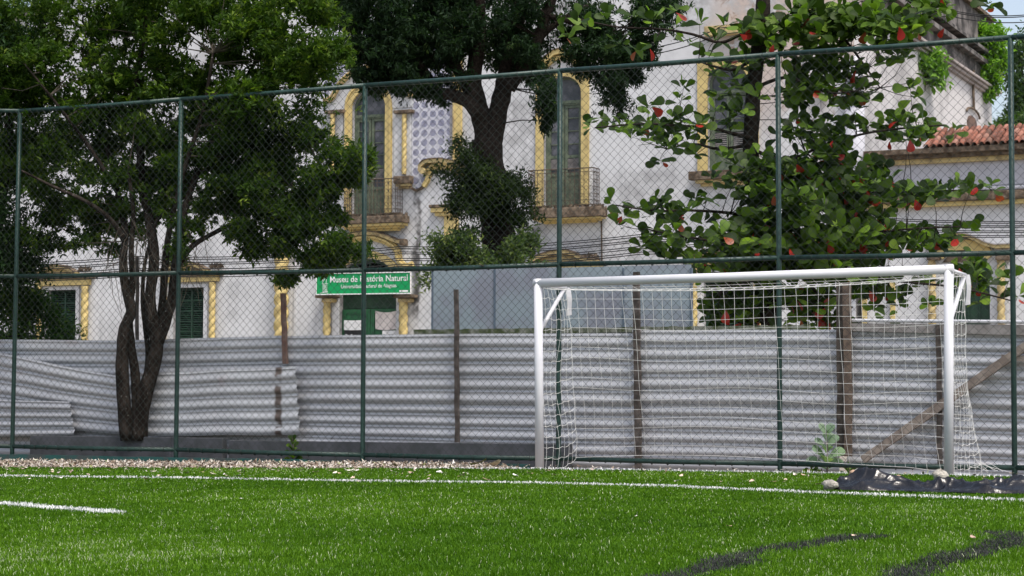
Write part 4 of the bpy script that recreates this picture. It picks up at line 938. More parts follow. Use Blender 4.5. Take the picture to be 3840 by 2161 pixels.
m.build('footing_kerb', KERBG, fe)

# ------------------------------------------------------------------ goal
go = empty('football_goal', tuple(GOAL.O), TH, 'white tubular football goal with net standing at the turf edge', 'goal')
TLg = GOAL.hit(2018, 1046); BLg = GOAL.hit(2024, 1762); TRg = GOAL.hit(3557.5, 992); BRg = GOAL.hit(3557.5, 1784)
gr = .050
ztL, ztR = TLg[1] - gr, TRg[1] - gr
for (tp_, bt_, zt, ht) in ((TLg, BLg, ztL, 0), (TRg, BRg, ztR, 0)):
    m = MB(); m.tube([(bt_[0], 0, -.05), (bt_[0] * .5 + tp_[0] * .5, 0, 1.0), (tp_[0], 0, zt + gr * .98)], gr, 24); m.build('goalpost', GOALW, go, smooth=True)
m = MB(); m.tube([(TLg[0] - gr * .96, 0, ztL), ((TLg[0] + TRg[0]) / 2, 0, (ztL + ztR) / 2 - .006), (TRg[0] + gr * .96, 0, ztR)], gr * 1.01, 24); m.build('crossbar', GOALW, go, smooth=True)
AR = .80
for u, zt in ((TLg[0], ztL), (TRg[0], ztR)):
    m = MB(); m.tube([(u, .03, zt - .005), (u, AR, zt - .02)], .024, 12); m.build('net_arm', GOALW, go, smooth=True)
    m = MB(); m.tube([(u, AR - .05, zt - .03), (u, .04, zt - .56)], .024, 12); m.build('brace', GOALW, go, smooth=True)
    m = MB(); rr = random.Random(int(u * 10)); V = []
    for i in range(7):
        t = i / 6; V += [(u - .01 + .015 * math.sin(t * 4), AR + .00 + .06 * t, zt - .01 - .33 * t), (u + .03 + .01 * math.sin(t * 5), AR + .05 + .07 * t, zt - .01 - .32 * t)]
    m.add(V, [(2 * i, 2 * i + 1, 2 * i + 3, 2 * i + 2) for i in range(6)]); o = m.build('net_tape', GOALW, go); s_ = o.modifiers.new('t', 'SOLIDIFY'); s_.thickness = .012
NU, NBk = 38, 17; uL, uR = TLg[0], TRg[0]; zT = (ztL + ztR) / 2
def netpt(s_, t_, kind):
    """back sheet: s_ along the goal, t_ from the top (0) to the bottom (1)"""
    u = uL + (uR - uL) * s_; top = ztL + (ztR - ztL) * s_ - .03 - .05 * 4 * s_ * (1 - s_); bot = .09 + .05 * math.sin(s_ * 5) - .07 * max(0, s_ - .85) / .15
    sagy = .10 * math.sin(math.pi * s_) ; z = top + (bot - top) * t_; v = AR - .02 - sagy * (1 - t_) + (.34 * t_ ** 1.6)
    u += .06 * math.sin(t_ * 3.1) * (1 - 2 * s_) + (.10 * t_ * max(0, (s_ - .9) / .1)) + .012 * math.sin(s_ * 31 + t_ * 9)
    z += .025 * math.sin(s_ * 12 + t_ * 4) * math.sin(math.pi * t_) - .05 * math.sin(math.pi * s_) * t_ * (1 - t_) * 2; v += .02 * math.sin(s_ * 17 + t_ * 6)
    return (u, v, z)
m = MB(); cr = .0019
for i in range(NU + 1): m.tube([netpt(i / NU, j / NBk, 0) for j in range(NBk + 1)], cr, 4, False)
for j in range(NBk + 1): m.tube([netpt(i / NU, j / NBk, 0) for i in range(NU + 1)], cr * (1.3 if j in (0, NBk) else 1), 4, False)
# roof of the net
NR = 6
def roofpt(s_, t_):
    b = netpt(s_, 0, 0); u = uL + (uR - uL) * s_; f = (u, .03, ztL + (ztR - ztL) * s_ - gr * .9)
    return tuple(f[k] + (b[k] - f[k]) * t_ - (.045 * math.sin(math.pi * t_) * (.4 + math.sin(math.pi * s_)) if k == 2 else 0) + (.03 * t_ if k == 0 else 0) for k in range(3))
for i in range(NU + 1): m.tube([roofpt(i / NU, j / NR) for j in range(NR + 1)], cr, 4, False)
for j in range(1, NR): m.tube([roofpt(i / NU, j / NR) for i in range(NU + 1)], cr, 4, False)
# sides
for s_ in (0, 1):
    def sp(t_, q):     # q from post (0) to back sheet (1)
        b = netpt(s_, t_, 0); f = ((uL if s_ == 0 else uR), .05, (ztL if s_ == 0 else ztR) * (1 - t_) + .04 * t_ - .03)
        sw = .05 * math.sin(t_ * 9 + s_ * 2) * math.sin(math.pi * q); return (f[0] + (b[0] - f[0]) * q + sw, f[1] + (b[1] - f[1]) * q, f[2] + (b[2] - f[2]) * q - .06 * math.sin(math.pi * q) * t_ - .02 * abs(math.sin(q * 12.5)))
    for j in range(NBk + 1): m.tube([sp(j / NBk, q / 12) for q in range(13)], cr, 4, False)
    for q in range(1, 7): m.tube([sp(j / 40, q / 7) for j in range(41)], cr, 4, False)
    for q in (.01,): m.tube([tuple(np.array(netpt(s_, j / 30, 0)) + [q * math.sin(j), q * math.cos(j * .7), 0]) for j in range(31)], cr * 1.3, 4, False)
rr = random.Random(12)
b0 = np.array(netpt(1, 1, 0))
for k in range(7):
    e = b0 + [rr.uniform(.03, .30), rr.uniform(-.1, .1), -b0[2] + rr.uniform(0, .03)]; s0 = b0 + [rr.uniform(-.15, .05), rr.uniform(-.1, .1), rr.uniform(0, .25)]
    m.tube([s0, (s0 + e) / 2 + [rr.uniform(-.05, .05), 0, rr.uniform(-.04, .08)], e], cr, 4, False)
net = m.build('net', NETW, go)

# ------------------------------------------------------------------ foliage tools
def leaves(name, Cn, per, L, Wd, mat, parent, seed=0, up_bias=.3, spread=.05, droop=0.0, cen=None, fold=.25, out=.4, kind=None):
    r = np.random.default_rng(seed); N = len(Cn); n = N * per; base = np.repeat(Cn, per, 0) + r.normal(0, spread, (n, 3))
    d = r.normal(0, 1, (n, 3)); tw = np.repeat(r.normal(0, 1, (N, 3)), per, 0); d = d * .75 + tw * .6
    if cen is not None: o = np.repeat(Cn - cen, per, 0); o /= np.linalg.norm(o, axis=1, keepdims=True) + 1e-6; d = d + o * out
    d[:, 2] += up_bias - droop; d /= np.linalg.norm(d, axis=1, keepdims=True)
    nn = r.normal(0, .7, (n, 3)); nn[:, 2] += 1.2; s = np.cross(d, nn); s /= np.linalg.norm(s, axis=1, keepdims=True) + 1e-6; nn = np.cross(s, d)
    l = (L * r.uniform(.6, 1.2, n))[:, None]; w = l * (Wd / L) * .5
    V = np.stack([base, base + d * l * .5 + s * w + nn * w * fold, base + d * l - nn * l * .08, base + d * l * .5 - s * w + nn * w * fold], 1).reshape(-1, 3)
    i = np.arange(n)[:, None] * 4; F = np.concatenate([i + [0, 1, 2], i + [0, 2, 3]], 0)
    tint = np.clip(.5 + np.repeat(r.normal(0, .17, N), per) + r.normal(0, .12, n), 0, 1)
    o = raw(name, V, F, mat, parent, attr=np.repeat(tint, 4))
    if kind: o['kind'] = kind
    return o
def blobs(B, n, seed=0, sub=.34, clumps=9, sq=1.0):
    """B: (dx, dy, rx, ry, Z, depth radius m, weight) in overview pixels; points gathered in sub-clumps"""
    r = np.random.default_rng(seed); W = np.array([b[6] for b in B], float); W /= W.sum(); out = []
    for (x, y, rx, ry, Z, rz, w), q in zip(B, W):
        k = max(3, int(n * q)); sc = Z / FOC * D; c = at(x * D, y * D, Z); nc = max(3, int(clumps * max(.6, rx * ry / 9000)))
        g = r.normal(0, 1, (nc, 3)); g /= np.linalg.norm(g, axis=1, keepdims=True); g *= r.uniform(.25, 1, (nc, 1)) ** (1 / 2.2)
        idx = r.integers(0, nc, k); p = g[idx] + r.normal(0, sub, (k, 3)) * r.uniform(.5, 1.1, (nc, 1))[idx]
        out.append(c + p[:, :1] * rx * sc * rt + p[:, 1:2] * rz * np.array([0, 1, 0]) + p[:, 2:] * ry * sc * up)
    return np.concatenate(out)
def limb(m, pts_, r0, r1, Z, n=8, jit=.0, seed=0, zs=None):
    P = [at(x, y, (zs[i] if zs else Z)) for i, (x, y) in enumerate(pts_)]; k = len(P); rr = random.Random(seed)
    Q = []; Rd = []
    for i in range(k - 1):
        for j in range(4):
            t = j / 4; a = P[max(i - 1, 0)]; b = P[i]; c = P[i + 1]; d = P[min(i + 2, k - 1)]
            q = .5 * ((2 * b) + (c - a) * t + (2 * a - 5 * b + 4 * c - d) * t * t + (3 * b - a - 3 * c + d) * t ** 3); Q.append(q); f = (i + t) / (k - 1); Rd.append((r0 + (r1 - r0) * f) * rr.uniform(.93, 1.07))
    Q.append(P[-1]); Rd.append(r1); m.tube(Q, Rd, n); return Q
def twigs(m, nodes, targets, r=.008, seed=0, maxd=1.6, sagg=.05):
    nd = np.array(nodes); rr = random.Random(seed)
    for t in targets:
        d = np.linalg.norm(nd - t, axis=1) + .8 * np.abs(nd[:, 2] - t[2]) * (nd[:, 2] > t[2]); k = int(np.argmin(d)); d = np.linalg.norm(nd - t, axis=1)
        if d[k] > .3 and nd[k][2] - t[2] > .75 * d[k]: continue
        if d[k] < maxd: a = nd[k]; mid = (a + t) / 2 + np.array([rr.uniform(-.06, .06), rr.uniform(-.06, .06), rr.uniform(-.08, .05)]) * min(1, d[k]); m.tube([a, mid, t], [r * 1.8, r * 1.2, r * .6], 4, False)

# ------------------------------------------------------------------ tree A: fine-leaved forked tree at the fence
ZA = MET.O[1] - .1
def ZAx(x): return float((FEN.world(FEN.hit(x, 1500, -.35)[0], -.35, 0) - EYE) @ fw)
zA = ZAx(500)
LEAFA = leafmat('glossy_small_leaf', [(0, (.011, .024, .005)), (.35, (.024, .054, .008)), (.65, (.050, .095, .012)), (.85, (.10, .155, .018)), (1, (.18, .24, .04))], .36, .55, .14)
ta = empty('broadleaf_tree', tuple(at(500, 1631, zA)), 0, 'forked multi-stem broadleaf tree with fine dark leaves at the left', 'tree')
ta.location = (0, 0, 0)
m = MB(); nodes = []
nodes += limb(m, [(478, 1650), (462, 1480), (458, 1330), (468, 1230), (492, 1165), (470, 1075), (462, 970), (470, 880), (452, 770), (420, 620), (370, 450), (330, 250)], .100, .022, zA, 10, seed=1, zs=[zA, zA, zA, zA, zA, zA, zA + .1, zA + .3, zA + .8, zA + 1.1, zA + 1.6, zA + 1.8])
nodes += limb(m, [(520, 1650), (538, 1500), (572, 1380), (588, 1290), (570, 1200), (563, 1107), (578, 970), (560, 820), (530, 690), (525, 480), (512, 300), (540, 130), (560, -60)], .115, .03, zA, 10, seed=2, zs=[zA] * 7 + [zA + .3, zA + .6, zA + .9, zA + 1.1, zA + 1.2, zA + 1.3])
nodes += limb(m, [(590, 1290), (620, 1210), (645, 1120), (658, 1010), (668, 900), (700, 760), (760, 600), (850, 420), (960, 230)], .085, .025, zA, 8, seed=3, zs=[zA, zA, zA, zA, zA, zA + .2, zA + .5, zA + .8, zA + 1])
nodes += limb(m, [(600, 1215), (612, 1100), (622, 960), (640, 840), (690, 640), (760, 420), (800, 200)], .06, .02, zA + .1, 8, seed=4)
nodes += limb(m, [(660, 1010), (720, 925), (830, 860), (980, 780), (1140, 700), (1280, 650)], .045, .012, zA + .1, 7, seed=5)
nodes += limb(m, [(465, 900), (420, 830), (330, 760), (200, 700), (80, 640)], .045, .012, zA + .1, 7, seed=6)
nodes += limb(m, [(440, 720), (340, 560), (220, 400), (100, 250)], .04, .012, zA + .6, 7, seed=7)
nodes += limb(m, [(500, 1650), (512, 1520), (506, 1400), (492, 1300), (484, 1180), (496, 1060), (492, 930), (500, 800), (480, 640)], .08, .025, zA + .08, 9, seed=8)
nodes += limb(m, [(545, 1440), (556, 1330), (545, 1230), (535, 1120), (545, 980), (590, 820)], .045, .02, zA + .14, 7, seed=18)
nodes += limb(m, [(560, 860), (700, 700), (900, 560), (1100, 430)], .04, .012, zA + .8, 7, seed=9)
m.build('trunk', BARKS, ta, smooth=True)
BA = [(80, 60, 120, 90, 27.2, 1.2, 9), (240, 30, 140, 80, 27.4, 1.2, 9), (420, 40, 150, 80, 27.4, 1.2, 9), (600, 40, 150, 90, 27.2, 1.2, 13), (120, 0, 260, 60, 27.6, 1.3, 10), (20, 60, 90, 80, 27.6, 1.2, 5), (520, 0, 260, 50, 27.6, 1.3, 8), (350, 200, 200, 90, 27.8, 1.2, 5), (450, 240, 160, 80, 27.8, 1.2, 5), (760, 60, 110, 90, 27.0, 1.0, 9), (800, 160, 90, 80, 26.8, 1.0, 8),
      (660, 160, 130, 90, 26.8, 1.1, 10), (480, 150, 120, 80, 27.4, 1.0, 6), (330, 180, 110, 70, 27.6, 1.0, 4), (130, 180, 130, 80, 27.4, 1.1, 9), (40, 300, 90, 110, 27.2, 1.0, 9), (180, 310, 120, 80, 27.2, 1.1, 9),
      (140, 430, 110, 90, 27.2, 1.0, 10), (60, 420, 70, 80, 27.2, .9, 6), (200, 530, 110, 60, 27.0, .9, 7), (310, 330, 110, 80, 27.6, 1.0, 5), (450, 300, 110, 80, 27.4, 1.1, 8), (560, 300, 100, 90, 27.2, 1.0, 8), (380, 400, 100, 110, 27.6, .9, 4), (310, 250, 100, 80, 27.6, .9, 4),
      (700, 280, 120, 90, 26.8, 1.1, 11), (620, 400, 110, 80, 26.8, 1.0, 9), (740, 400, 110, 80, 26.6, 1.0, 11), (830, 430, 70, 70, 26.4, .8, 8), (895, 400, 40, 50, 26.2, .6, 2.4), (560, 480, 80, 70, 26.9, .9, 5),
      (670, 510, 110, 70, 26.6, 1.0, 10), (790, 520, 100, 70, 26.4, .9, 10), (620, 590, 60, 30, 26.5, .6, 3), (700, 620, 80, 40, 26.4, .7, 4), (800, 610, 80, 50, 26.3, .7, 7), (870, 620, 50, 35, 26.2, .5, 3.2), (790, 670, 45, 25, 26.2, .5, 1.6), (710, 695, 35, 18, 26.2, .4, .9),
      (300, 560, 90, 50, 27.1, .8, 2.2), (400, 460, 90, 80, 27.4, .9, 2.6), (120, 590, 90, 45, 27.0, .8, 4), (240, 620, 60, 30, 27.0, .5, 1.5), (470, 620, 60, 50, 26.7, .5, 1.5), (290, 450, 90, 70, 27.4, .8, 4), (430, 430, 90, 60, 27.4, .9, 3.5), (560, 400, 80, 60, 27.4, .9, 3.5), (390, 560, 70, 60, 27.1, .8, 1.5), (520, 560, 60, 50, 26.9, .8, 2.4), (440, 400, 60, 50, 27.4, .8, 3)]
def FZ(x): return float((FEN.world(FEN.hit(x, 1500, 0)[0], 0, 0) - EYE) @ fw)
BA = [(x, y, a, b, FZ(x * D) + .45 + max(c, .8) * 1.15, max(c, .8), w) for x, y, a, b, Z_, c, w in BA]
PA = blobs(BA, 18500, 11, sub=.27); cenA = at(430 * D, 420 * D, 27.4)
leaves('crown', PA, 10, .095, .036, LEAFA, ta, 12, .25, .022, cen=cenA, kind='stuff')
m = MB(); twigs(m, nodes, PA[rng.choice(len(PA), 520)], .006, 3, .9)
rr = random.Random(8)
for k in range(46):                                   # dead hanging twigs round the fork
    x = rr.uniform(380, 760); y = rr.uniform(820, 1010); p = at(x, y, zA - .1); q = p + [rr.uniform(-.35, .35), rr.uniform(-.1, .1), -rr.uniform(.2, .95)]; m.tube([p, (p + q) / 2 + [rr.uniform(-.1, .1), 0, 0], q], [.005, .004, .0025], 4, False)
tag(m.build('twigs', TWIG, ta), kind='stuff')

# dark mass at far left and bush
LEAFD = leafmat('dark_leaf', [(0, (.006, .015, .006)), (.5, (.014, .035, .012)), (.85, (.03, .065, .02)), (1, (.08, .12, .04))], .3, .6, .14)
td = empty('dark_tree', (0, 0, 0), 0, 'dark evergreen tree at the far left edge behind the fence', 'tree')
m = MB(); nd = limb(m, [(-60, 1700), (-70, 1300), (-40, 1000), (10, 700), (40, 400)], .16, .06, 29, 8); nd += limb(m, [(-50, 1000), (-120, 700), (-200, 500)], .1, .04, 29, 8); m.build('trunk', BARK, td, smooth=True)
PD = blobs([(-20, 300, 90, 120, 29, 1.2, 5), (-20, 500, 90, 110, 29, 1.2, 7), (10, 620, 70, 80, 29, 1.2, 6), (50, 640, 60, 45, 28.6, .8, 3), (-20, 150, 110, 110, 29, 1.2, 5), (-90, 400, 100, 300, 29.5, 1.2, 7), (0, 720, 50, 60, 29, 1, 3)], 2600, 31)
leaves('crown', PD, 10, .09, .03, LEAFD, td, 32, .1, .07, kind='stuff')
LEAFB2 = leafmat('mid_green_leaf', [(0, (.010, .030, .010)), (.5, (.030, .070, .018)), (.8, (.075, .13, .03)), (1, (.17, .22, .06))], .4, .6, .14)
tb = empty('garden_bush', (0, 0, 0), 0, 'dark green bush in front of the leftmost window behind the sheets', 'bush')
PB2 = blobs([(30, 790, 70, 50, 30, .8, 6), (90, 800, 60, 45, 29.8, .7, 6), (140, 830, 50, 30, 29.6, .6, 3), (60, 750, 50, 30, 30, .6, 3), (20, 850, 100, 60, 30, .8, 6)], 1000, 33)
leaves('foliage', PB2, 10, .09, .03, LEAFB2, tb, 34, .2, .07, kind='stuff'); m = MB(); nd = limb(m, [(60, 1600), (70, 1350), (90, 1200)], .04, .02, 30, 6); twigs(m, nd, PB2[::40], .008, 4, 2); m.build('stems', BARK, tb)

# ------------------------------------------------------------------ tree B: big dark tree in the street
ZB = 41.0; kB = ZB / FOC
tbg = empty('street_tree', (0, 0, 0), 0, 'massive dark-trunked street tree forking in front of the museum front', 'tree')
m = MB(); nb = []
nb += limb(m, [(1890, 1540), (1885, 1200), (1880, 1010), (1868, 880), (1846, 720), (1832, 600), (1822, 520)], 74 * kB, 56 * kB, ZB, 14, seed=1)
nb += limb(m, [(1822, 540), (1806, 450), (1790, 380), (1776, 300), (1790, 180), (1800, 60), (1790, -120)], 40 * kB, 20 * kB, ZB, 12, seed=2)
nb += limb(m, [(1842, 540), (1862, 440), (1884, 350), (1900, 270), (1925, 160), (1945, 60), (1955, -100)], 42 * kB, 20 * kB, ZB, 12, seed=3)
nb += limb(m, [(1790, 430), (1755, 385), (1700, 358), (1640, 340), (1590, 270), (1531, 190), (1420, 120), (1300, 85), (1200, 60)], 27 * kB, 9 * kB, ZB - .4, 9, seed=4)
nb += limb(m, [(1785, 390), (1745, 310), (1695, 220), (1675, 80), (1660, -80)], 26 * kB, 14 * kB, ZB - .2, 9, seed=5)
nb += limb(m, [(1905, 330), (1960, 250), (2010, 160), (2045, 70), (2090, -60)], 28 * kB, 16 * kB, ZB - .3, 9, seed=6)
nb += limb(m, [(2010, 160), (2060, 110), (2130, 60), (2210, 20)], 14 * kB, 8 * kB, ZB - .3, 8, seed=7)
nb += limb(m, [(1640, 345), (1540, 300), (1440, 230), (1330, 180)], 14 * kB, 6 * kB, ZB - .6, 7, seed=8)
nb += limb(m, [(2060, 60), (2160, 90), (2260, 140), (2300, 260)], 12 * kB, 5 * kB, ZB - .5, 7, seed=9)
m.build('trunk', BARK, tbg, smooth=True)
LEAFBB = leafmat('black_green_leaf', [(0, (.006, .014, .007)), (.5, (.012, .028, .012)), (.85, (.022, .05, .018)), (1, (.05, .085, .03))], .3, .6, .14)
BB = [(880, 30, 70, 50, ZB, 1.5, 6), (980, 40, 90, 70, ZB, 1.6, 10), (1100, 60, 100, 90, ZB, 1.6, 12), (1030, 130, 90, 45, ZB - .5, 1.2, 4), (1150, 120, 80, 45, ZB - .5, 1.2, 3.4), (1130, 200, 60, 22, ZB - .5, .6, 1), (1220, 50, 90, 70, ZB, 1.6, 7), (1340, 60, 60, 80, ZB, 1.4, 3.4), (1290, 140, 80, 50, ZB, 1.2, 2.6),
      (950, 130, 70, 50, ZB - .6, 1, 5), (900, 100, 50, 40, ZB, 1, 3), (930, 200, 45, 35, ZB - .5, .6, 2.2), (965, 180, 30, 30, ZB - .5, .6, 1.4), (1020, 210, 50, 30, ZB - .5, .8, 2.5), (1100, 225, 50, 22, ZB - .4, .8, 2), (1370, 230, 40, 50, ZB - .8, .7, 2.6), (1370, 290, 22, 30, ZB - .8, .4, 1), (1340, 160, 50, 50, ZB, .8, 3),
      (1500, 120, 70, 60, ZB - .5, 1, 5), (1560, 70, 80, 70, ZB - .3, 1.2, 7), (1560, 170, 60, 50, ZB - .6, .8, 3.6), (1610, 130, 40, 50, ZB - .6, .8, 2.2), (1540, 230, 35, 40, ZB - .6, .5, 1.3), (1560, 270, 22, 25, ZB - .6, .4, .5), (1450, 60, 60, 50, ZB, 1, 3), (1650, 40, 60, 60, ZB, 1, 3), (1000, -40, 200, 60, ZB, 2, 8), (1300, -30, 200, 50, ZB, 2, 8)]
PB = blobs(BB, 11000, 41)
leaves('crown', PB, 10, .125, .038, LEAFBB, tbg, 42, -.1, .035, droop=.2, kind='stuff'); m = MB(); twigs(m, nb, PB[rng.choice(len(PB), 240)], .010, 5, 2.4); tag(m.build('twigs', BARK, tbg), kind='stuff')
ep = empty('climbing_shrub', (0, 0, 0), 0, 'dense dark shrub growing round the street tree trunk', 'shrub')
PE = blobs([(1185, 415, 48, 42, ZB - .6, .5, 4), (1180, 490, 52, 50, ZB - .6, .5, 5), (1250, 470, 50, 46, ZB - .8, .5, 5), (1110, 440, 25, 18, ZB - .6, .3, .5), (1330, 540, 30, 18, ZB - .6, .3, .6), (1150, 530, 25, 25, ZB - .6, .3, .7), (1300, 490, 40, 45, ZB - .6, .5, 3.4), (1220, 540, 50, 35, ZB - .7, .5, 3), (1290, 550, 35, 30, ZB - .6, .4, 1.4), (1160, 380, 25, 25, ZB - .6, .3, .8), (1180, 590, 35, 20, ZB - .7, .5, .8)], 1450, 43, sub=.36)
leaves('foliage', PE, 10, .12, .038, leafmat('shrub_leaf', [(0, (.008, .016, .006)), (.5, (.017, .032, .010)), (.85, (.035, .06, .018)), (1, (.09, .12, .04))], .35, .6, .14), ep, 44, .2, .07, kind='stuff')
ep2 = empty('street_shrub', (0, 0, 0), 0, 'yellow-green leafy shrub beside the street tree base, above the hoarding', 'shrub')
PE = blobs([(1130, 620, 45, 35, ZB - 1, .5, 4), (1170, 650, 70, 35, ZB - 1, .5, 5), (1300, 630, 40, 50, ZB - 1, .5, 4), (1230, 670, 110, 30, ZB - 1, .5, 4), (1160, 720, 90, 60, ZB - 1, .6, 3)], 1100, 45)
leaves('foliage', PE, 10, .12, .045, leafmat('olive_shrub_leaf', [(0, (.02, .04, .015)), (.5, (.05, .085, .03)), (.8, (.11, .15, .05)), (1, (.22, .26, .10))], .4, .6, .14), ep2, 46, .2, .07, kind='stuff')
m = MB(); nd = limb(m, [(1760, 1540), (1750, 1200), (1740, 1000)], .05, .02, ZB - 1, 6); twigs(m, nd, PE[::60], .01, 4, 2); m.build('stems', BARK, ep2)

# ------------------------------------------------------------------ tree C: tropical almond
ZC = 29.5; kC = ZC / FOC
tc = empty('tropical_almond_tree', (0, 0, 0), 0, 'tropical almond tree with big rounded green and red leaves behind the goal', 'tree')
m = MB(); nc = []
nc += limb(m, [(2890, 1700), (2888, 1450), (2885, 1260), (2880, 1050), (2862, 880), (2832, 720), (2815, 560), (2820, 450), (2826, 330), (2845, 180), (2860, 60), (2862, -80)], 36 * kC, 26 * kC, ZC, 12, seed=1)
for k, L in enumerate([[(2850, 120), (2780, 130), (2700, 160), (2600, 130), (2480, 110), (2300, 100), (2130, 60)], [(2845, 200), (2760, 260), (2680, 250), (2620, 230)], [(2820, 520), (2740, 500), (2660, 480), (2520, 470), (2400, 465), (2230, 480)],
                      [(2822, 540), (2700, 560), (2600, 540), (2500, 560)], [(2845, 820), (2740, 800), (2600, 790), (2450, 790), (2310, 770)], [(2870, 960), (2760, 930), (2640, 900), (2520, 880), (2430, 860)],
                      [(2850, 130), (2950, 90), (3050, 110), (3200, 60), (3350, 40), (3500, 20)], [(2830, 330), (2950, 290), (3050, 330), (3130, 350), (3220, 340)], [(2820, 560), (2950, 600), (3100, 540), (3250, 500), (3400, 480), (3540, 470)],
                      [(2840, 780), (2980, 760), (3150, 740), (3340, 720), (3500, 715), (3720, 715)], [(2870, 900), (3050, 900), (3230, 880), (3400, 860), (3600, 850)], [(2880, 1000), (3050, 1020), (3250, 1040), (3420, 1060), (3600, 1080), (3800, 1130)],
                      [(3050, 60), (3150, 130), (3230, 230), (3300, 330)], [(2990, 1000), (3060, 1100), (3100, 1180)], [(2880, 1050), (2780, 1060), (2700, 1100)]]):
    nc += limb(m, L, .030, .010, ZC - .2, 7, seed=k + 3, zs=[ZC - .1 - .9 * i / len(L) * (1 if k % 3 else -.6) for i in range(len(L))])
m.build('trunk', BARK, tc, smooth=True)
RO = [(1420, 40), (1425, 90), (1480, 70), (1560, 110), (1640, 50), (1700, 70), (1760, 60), (1640, 110), (1800, 100), (1850, 140), (1590, 40), (1530, 45), (1455, 55), (1600, 125), (1730, 110), (1780, 130), (1830, 60), (1700, 25), (1880, 60),
      (1490, 320), (1545, 310), (1630, 270), (1690, 300), (1610, 330), (1650, 360), (1740, 330), (1680, 370), (1760, 310), (1720, 220), (1800, 280), (1660, 400), (1630, 310), (1710, 250), (1780, 350), (1750, 390), (1830, 330), (1820, 400), (1590, 345), (1800, 180), (1840, 220),
      (1540, 510), (1600, 520), (1650, 530), (1700, 560), (1640, 590), (1730, 530), (1780, 500), (1600, 570), (1690, 620), (1800, 600), (1760, 640), (1570, 540), (1740, 590), (1820, 550), (1850, 480), (1700, 650), (1770, 560), (1840, 640), (1790, 450), (1660, 500), (1750, 500),
      (2250, 330), (2300, 320), (2220, 330), (2180, 320), (2340, 330), (2290, 345), (2260, 300), (2290, 225), (2300, 245), (2290, 280), (2320, 200), (2400, 330), (2230, 350), (2330, 300), (2180, 190), (2150, 170),
      (2240, 475), (2280, 480), (2320, 475), (2360, 480), (2400, 472), (2440, 480), (2485, 470), (2220, 500), (2260, 505), (2300, 500), (2345, 500), (2500, 475),
      (2250, 600), (2300, 590), (2350, 600), (2440, 575), (2400, 590), (2270, 630), (2320, 625), (2200, 610), (2370, 620), (2225, 640),
      (1750, 670), (1790, 690), (1830, 720), (1780, 740), (1830, 770), (1870, 800), (1790, 800), (1900, 760), (2000, 740), (2010, 800), (2060, 720), (2080, 770), (2090, 820), (2130, 700), (2030, 830), (2180, 690), (2230, 700), (2270, 740), (2200, 780), (2230, 795), (2330, 715), (2345, 770), (2420, 690), (2440, 720), (2460, 760), (2420, 650), (2450, 660), (2500, 690), (2540, 700), (2560, 745), (2480, 720), (2395, 700), (1930, 700), (1960, 820), (1760, 700), (2150, 740), (2490, 8), (2500, 20), (2350, 20), (2380, 60)]
RB = [(1960, 560, 110, 80, ZC - .3, 1.0, 5), (2080, 560, 120, 90, ZC - .4, 1.0, 6), (2000, 640, 170, 50, ZC - .2, 1.0, 6), (2160, 600, 90, 60, ZC, 1, 3), (2080, 440, 130, 60, ZC, .9, 5), (1990, 380, 70, 60, ZC - .2, .8, 2.4), (1930, 470, 90, 50, ZC - .4, .8, 3), (1870, 610, 90, 50, ZC - .5, .8, 4), (2170, 480, 60, 50, ZC, .8, 2),
      (1950, 110, 70, 70, ZC, .9, 3), (2050, 80, 80, 60, ZC, .9, 4), (2170, 60, 90, 50, ZC, .9, 4), (2250, 90, 70, 50, ZC, .9, 2.4), (2080, 200, 70, 50, ZC, .7, 2), (2130, 270, 50, 50, ZC, .7, 1.3), (2020, 250, 50, 50, ZC, .7, 1.3), (2300, 20, 70, 30, ZC, .7, 1.5), (1860, 250, 40, 60, ZC, .6, 1), (2100, 340, 80, 30, ZC, .7, 1.5), (1810, 680, 80, 30, ZC - .3, .6, 1.6), (1880, 740, 60, 50, ZC, .6, 1.5), (2090, 700, 130, 40, ZC, .8, 2), (1860, 780, 90, 45, ZC, .6, 2.6), (2060, 770, 70, 50, ZC, .6, 2.4), (2210, 740, 70, 40, ZC, .5, 1.2), (2430, 700, 45, 40, ZC, .5, 1), (1700, 590, 110, 60, ZC - .3, .6, 2), (1680, 320, 100, 50, ZC - .2, .6, 1.2), (2330, 490, 150, 16, ZC, .4, 1.4), (2300, 605, 110, 22, ZC, .4, 1.4), (2290, 325, 80, 20, ZC, .4, 1)]
rr = random.Random(5)
cent = [at(x * D, y * D, ZC + rr.uniform(-.9, .5)) for x, y in RO] + list(blobs(RB, 940, 51, sub=.45, clumps=14))
cent = np.array(cent)
m = MB(); twigs(m, nc, cent, .0045, 6, .8); tag(m.build('twigs', BARK, tc), kind='stuff')
# obovate leaf, length 1 along +X
def obovate():
    prof = [(0, .03), (.15, .10), (.4, .23), (.65, .33), (.85, .31), (.96, .18)]; V = [(x, 0, -.06 * (2 * x - 1) ** 2) for x, w in prof] + [(1, 0, -.07)]
    for s_ in (1, -1): V += [(x, s_ * w, .10 * w - .08 * (2 * x - 1) ** 2) for x, w in prof]
    n = len(prof); F = []
    for s_, o in ((0, n + 1), (1, 2 * n + 1)):
        for i in range(n - 1): f = (i, i + 1, o + i + 1, o + i); F.append(f if s_ else f[::-1])
        f = (n - 1, n, o + n - 1); F.append(f if s_ else f[::-1])
    return np.array(V, float), F
OV, OF = obovate()
GREENS = [(0, (.014, .030, .005)), (.35, (.028, .058, .007)), (.7, (.055, .10, .011)), (.9, (.10, .18, .02)), (1, (.17, .26, .04))]
ALM = leafmat('almond_leaf', GREENS, .38, .5, .2, objrand=True); ALMR = leafmat('red_almond_leaf', [(0, (.30, .018, .016)), (.5, (.42, .03, .022)), (.8, (.20, .03, .015)), (1, (.36, .10, .02))], .4, .4, .4, tcol=1.0, objrand=True)
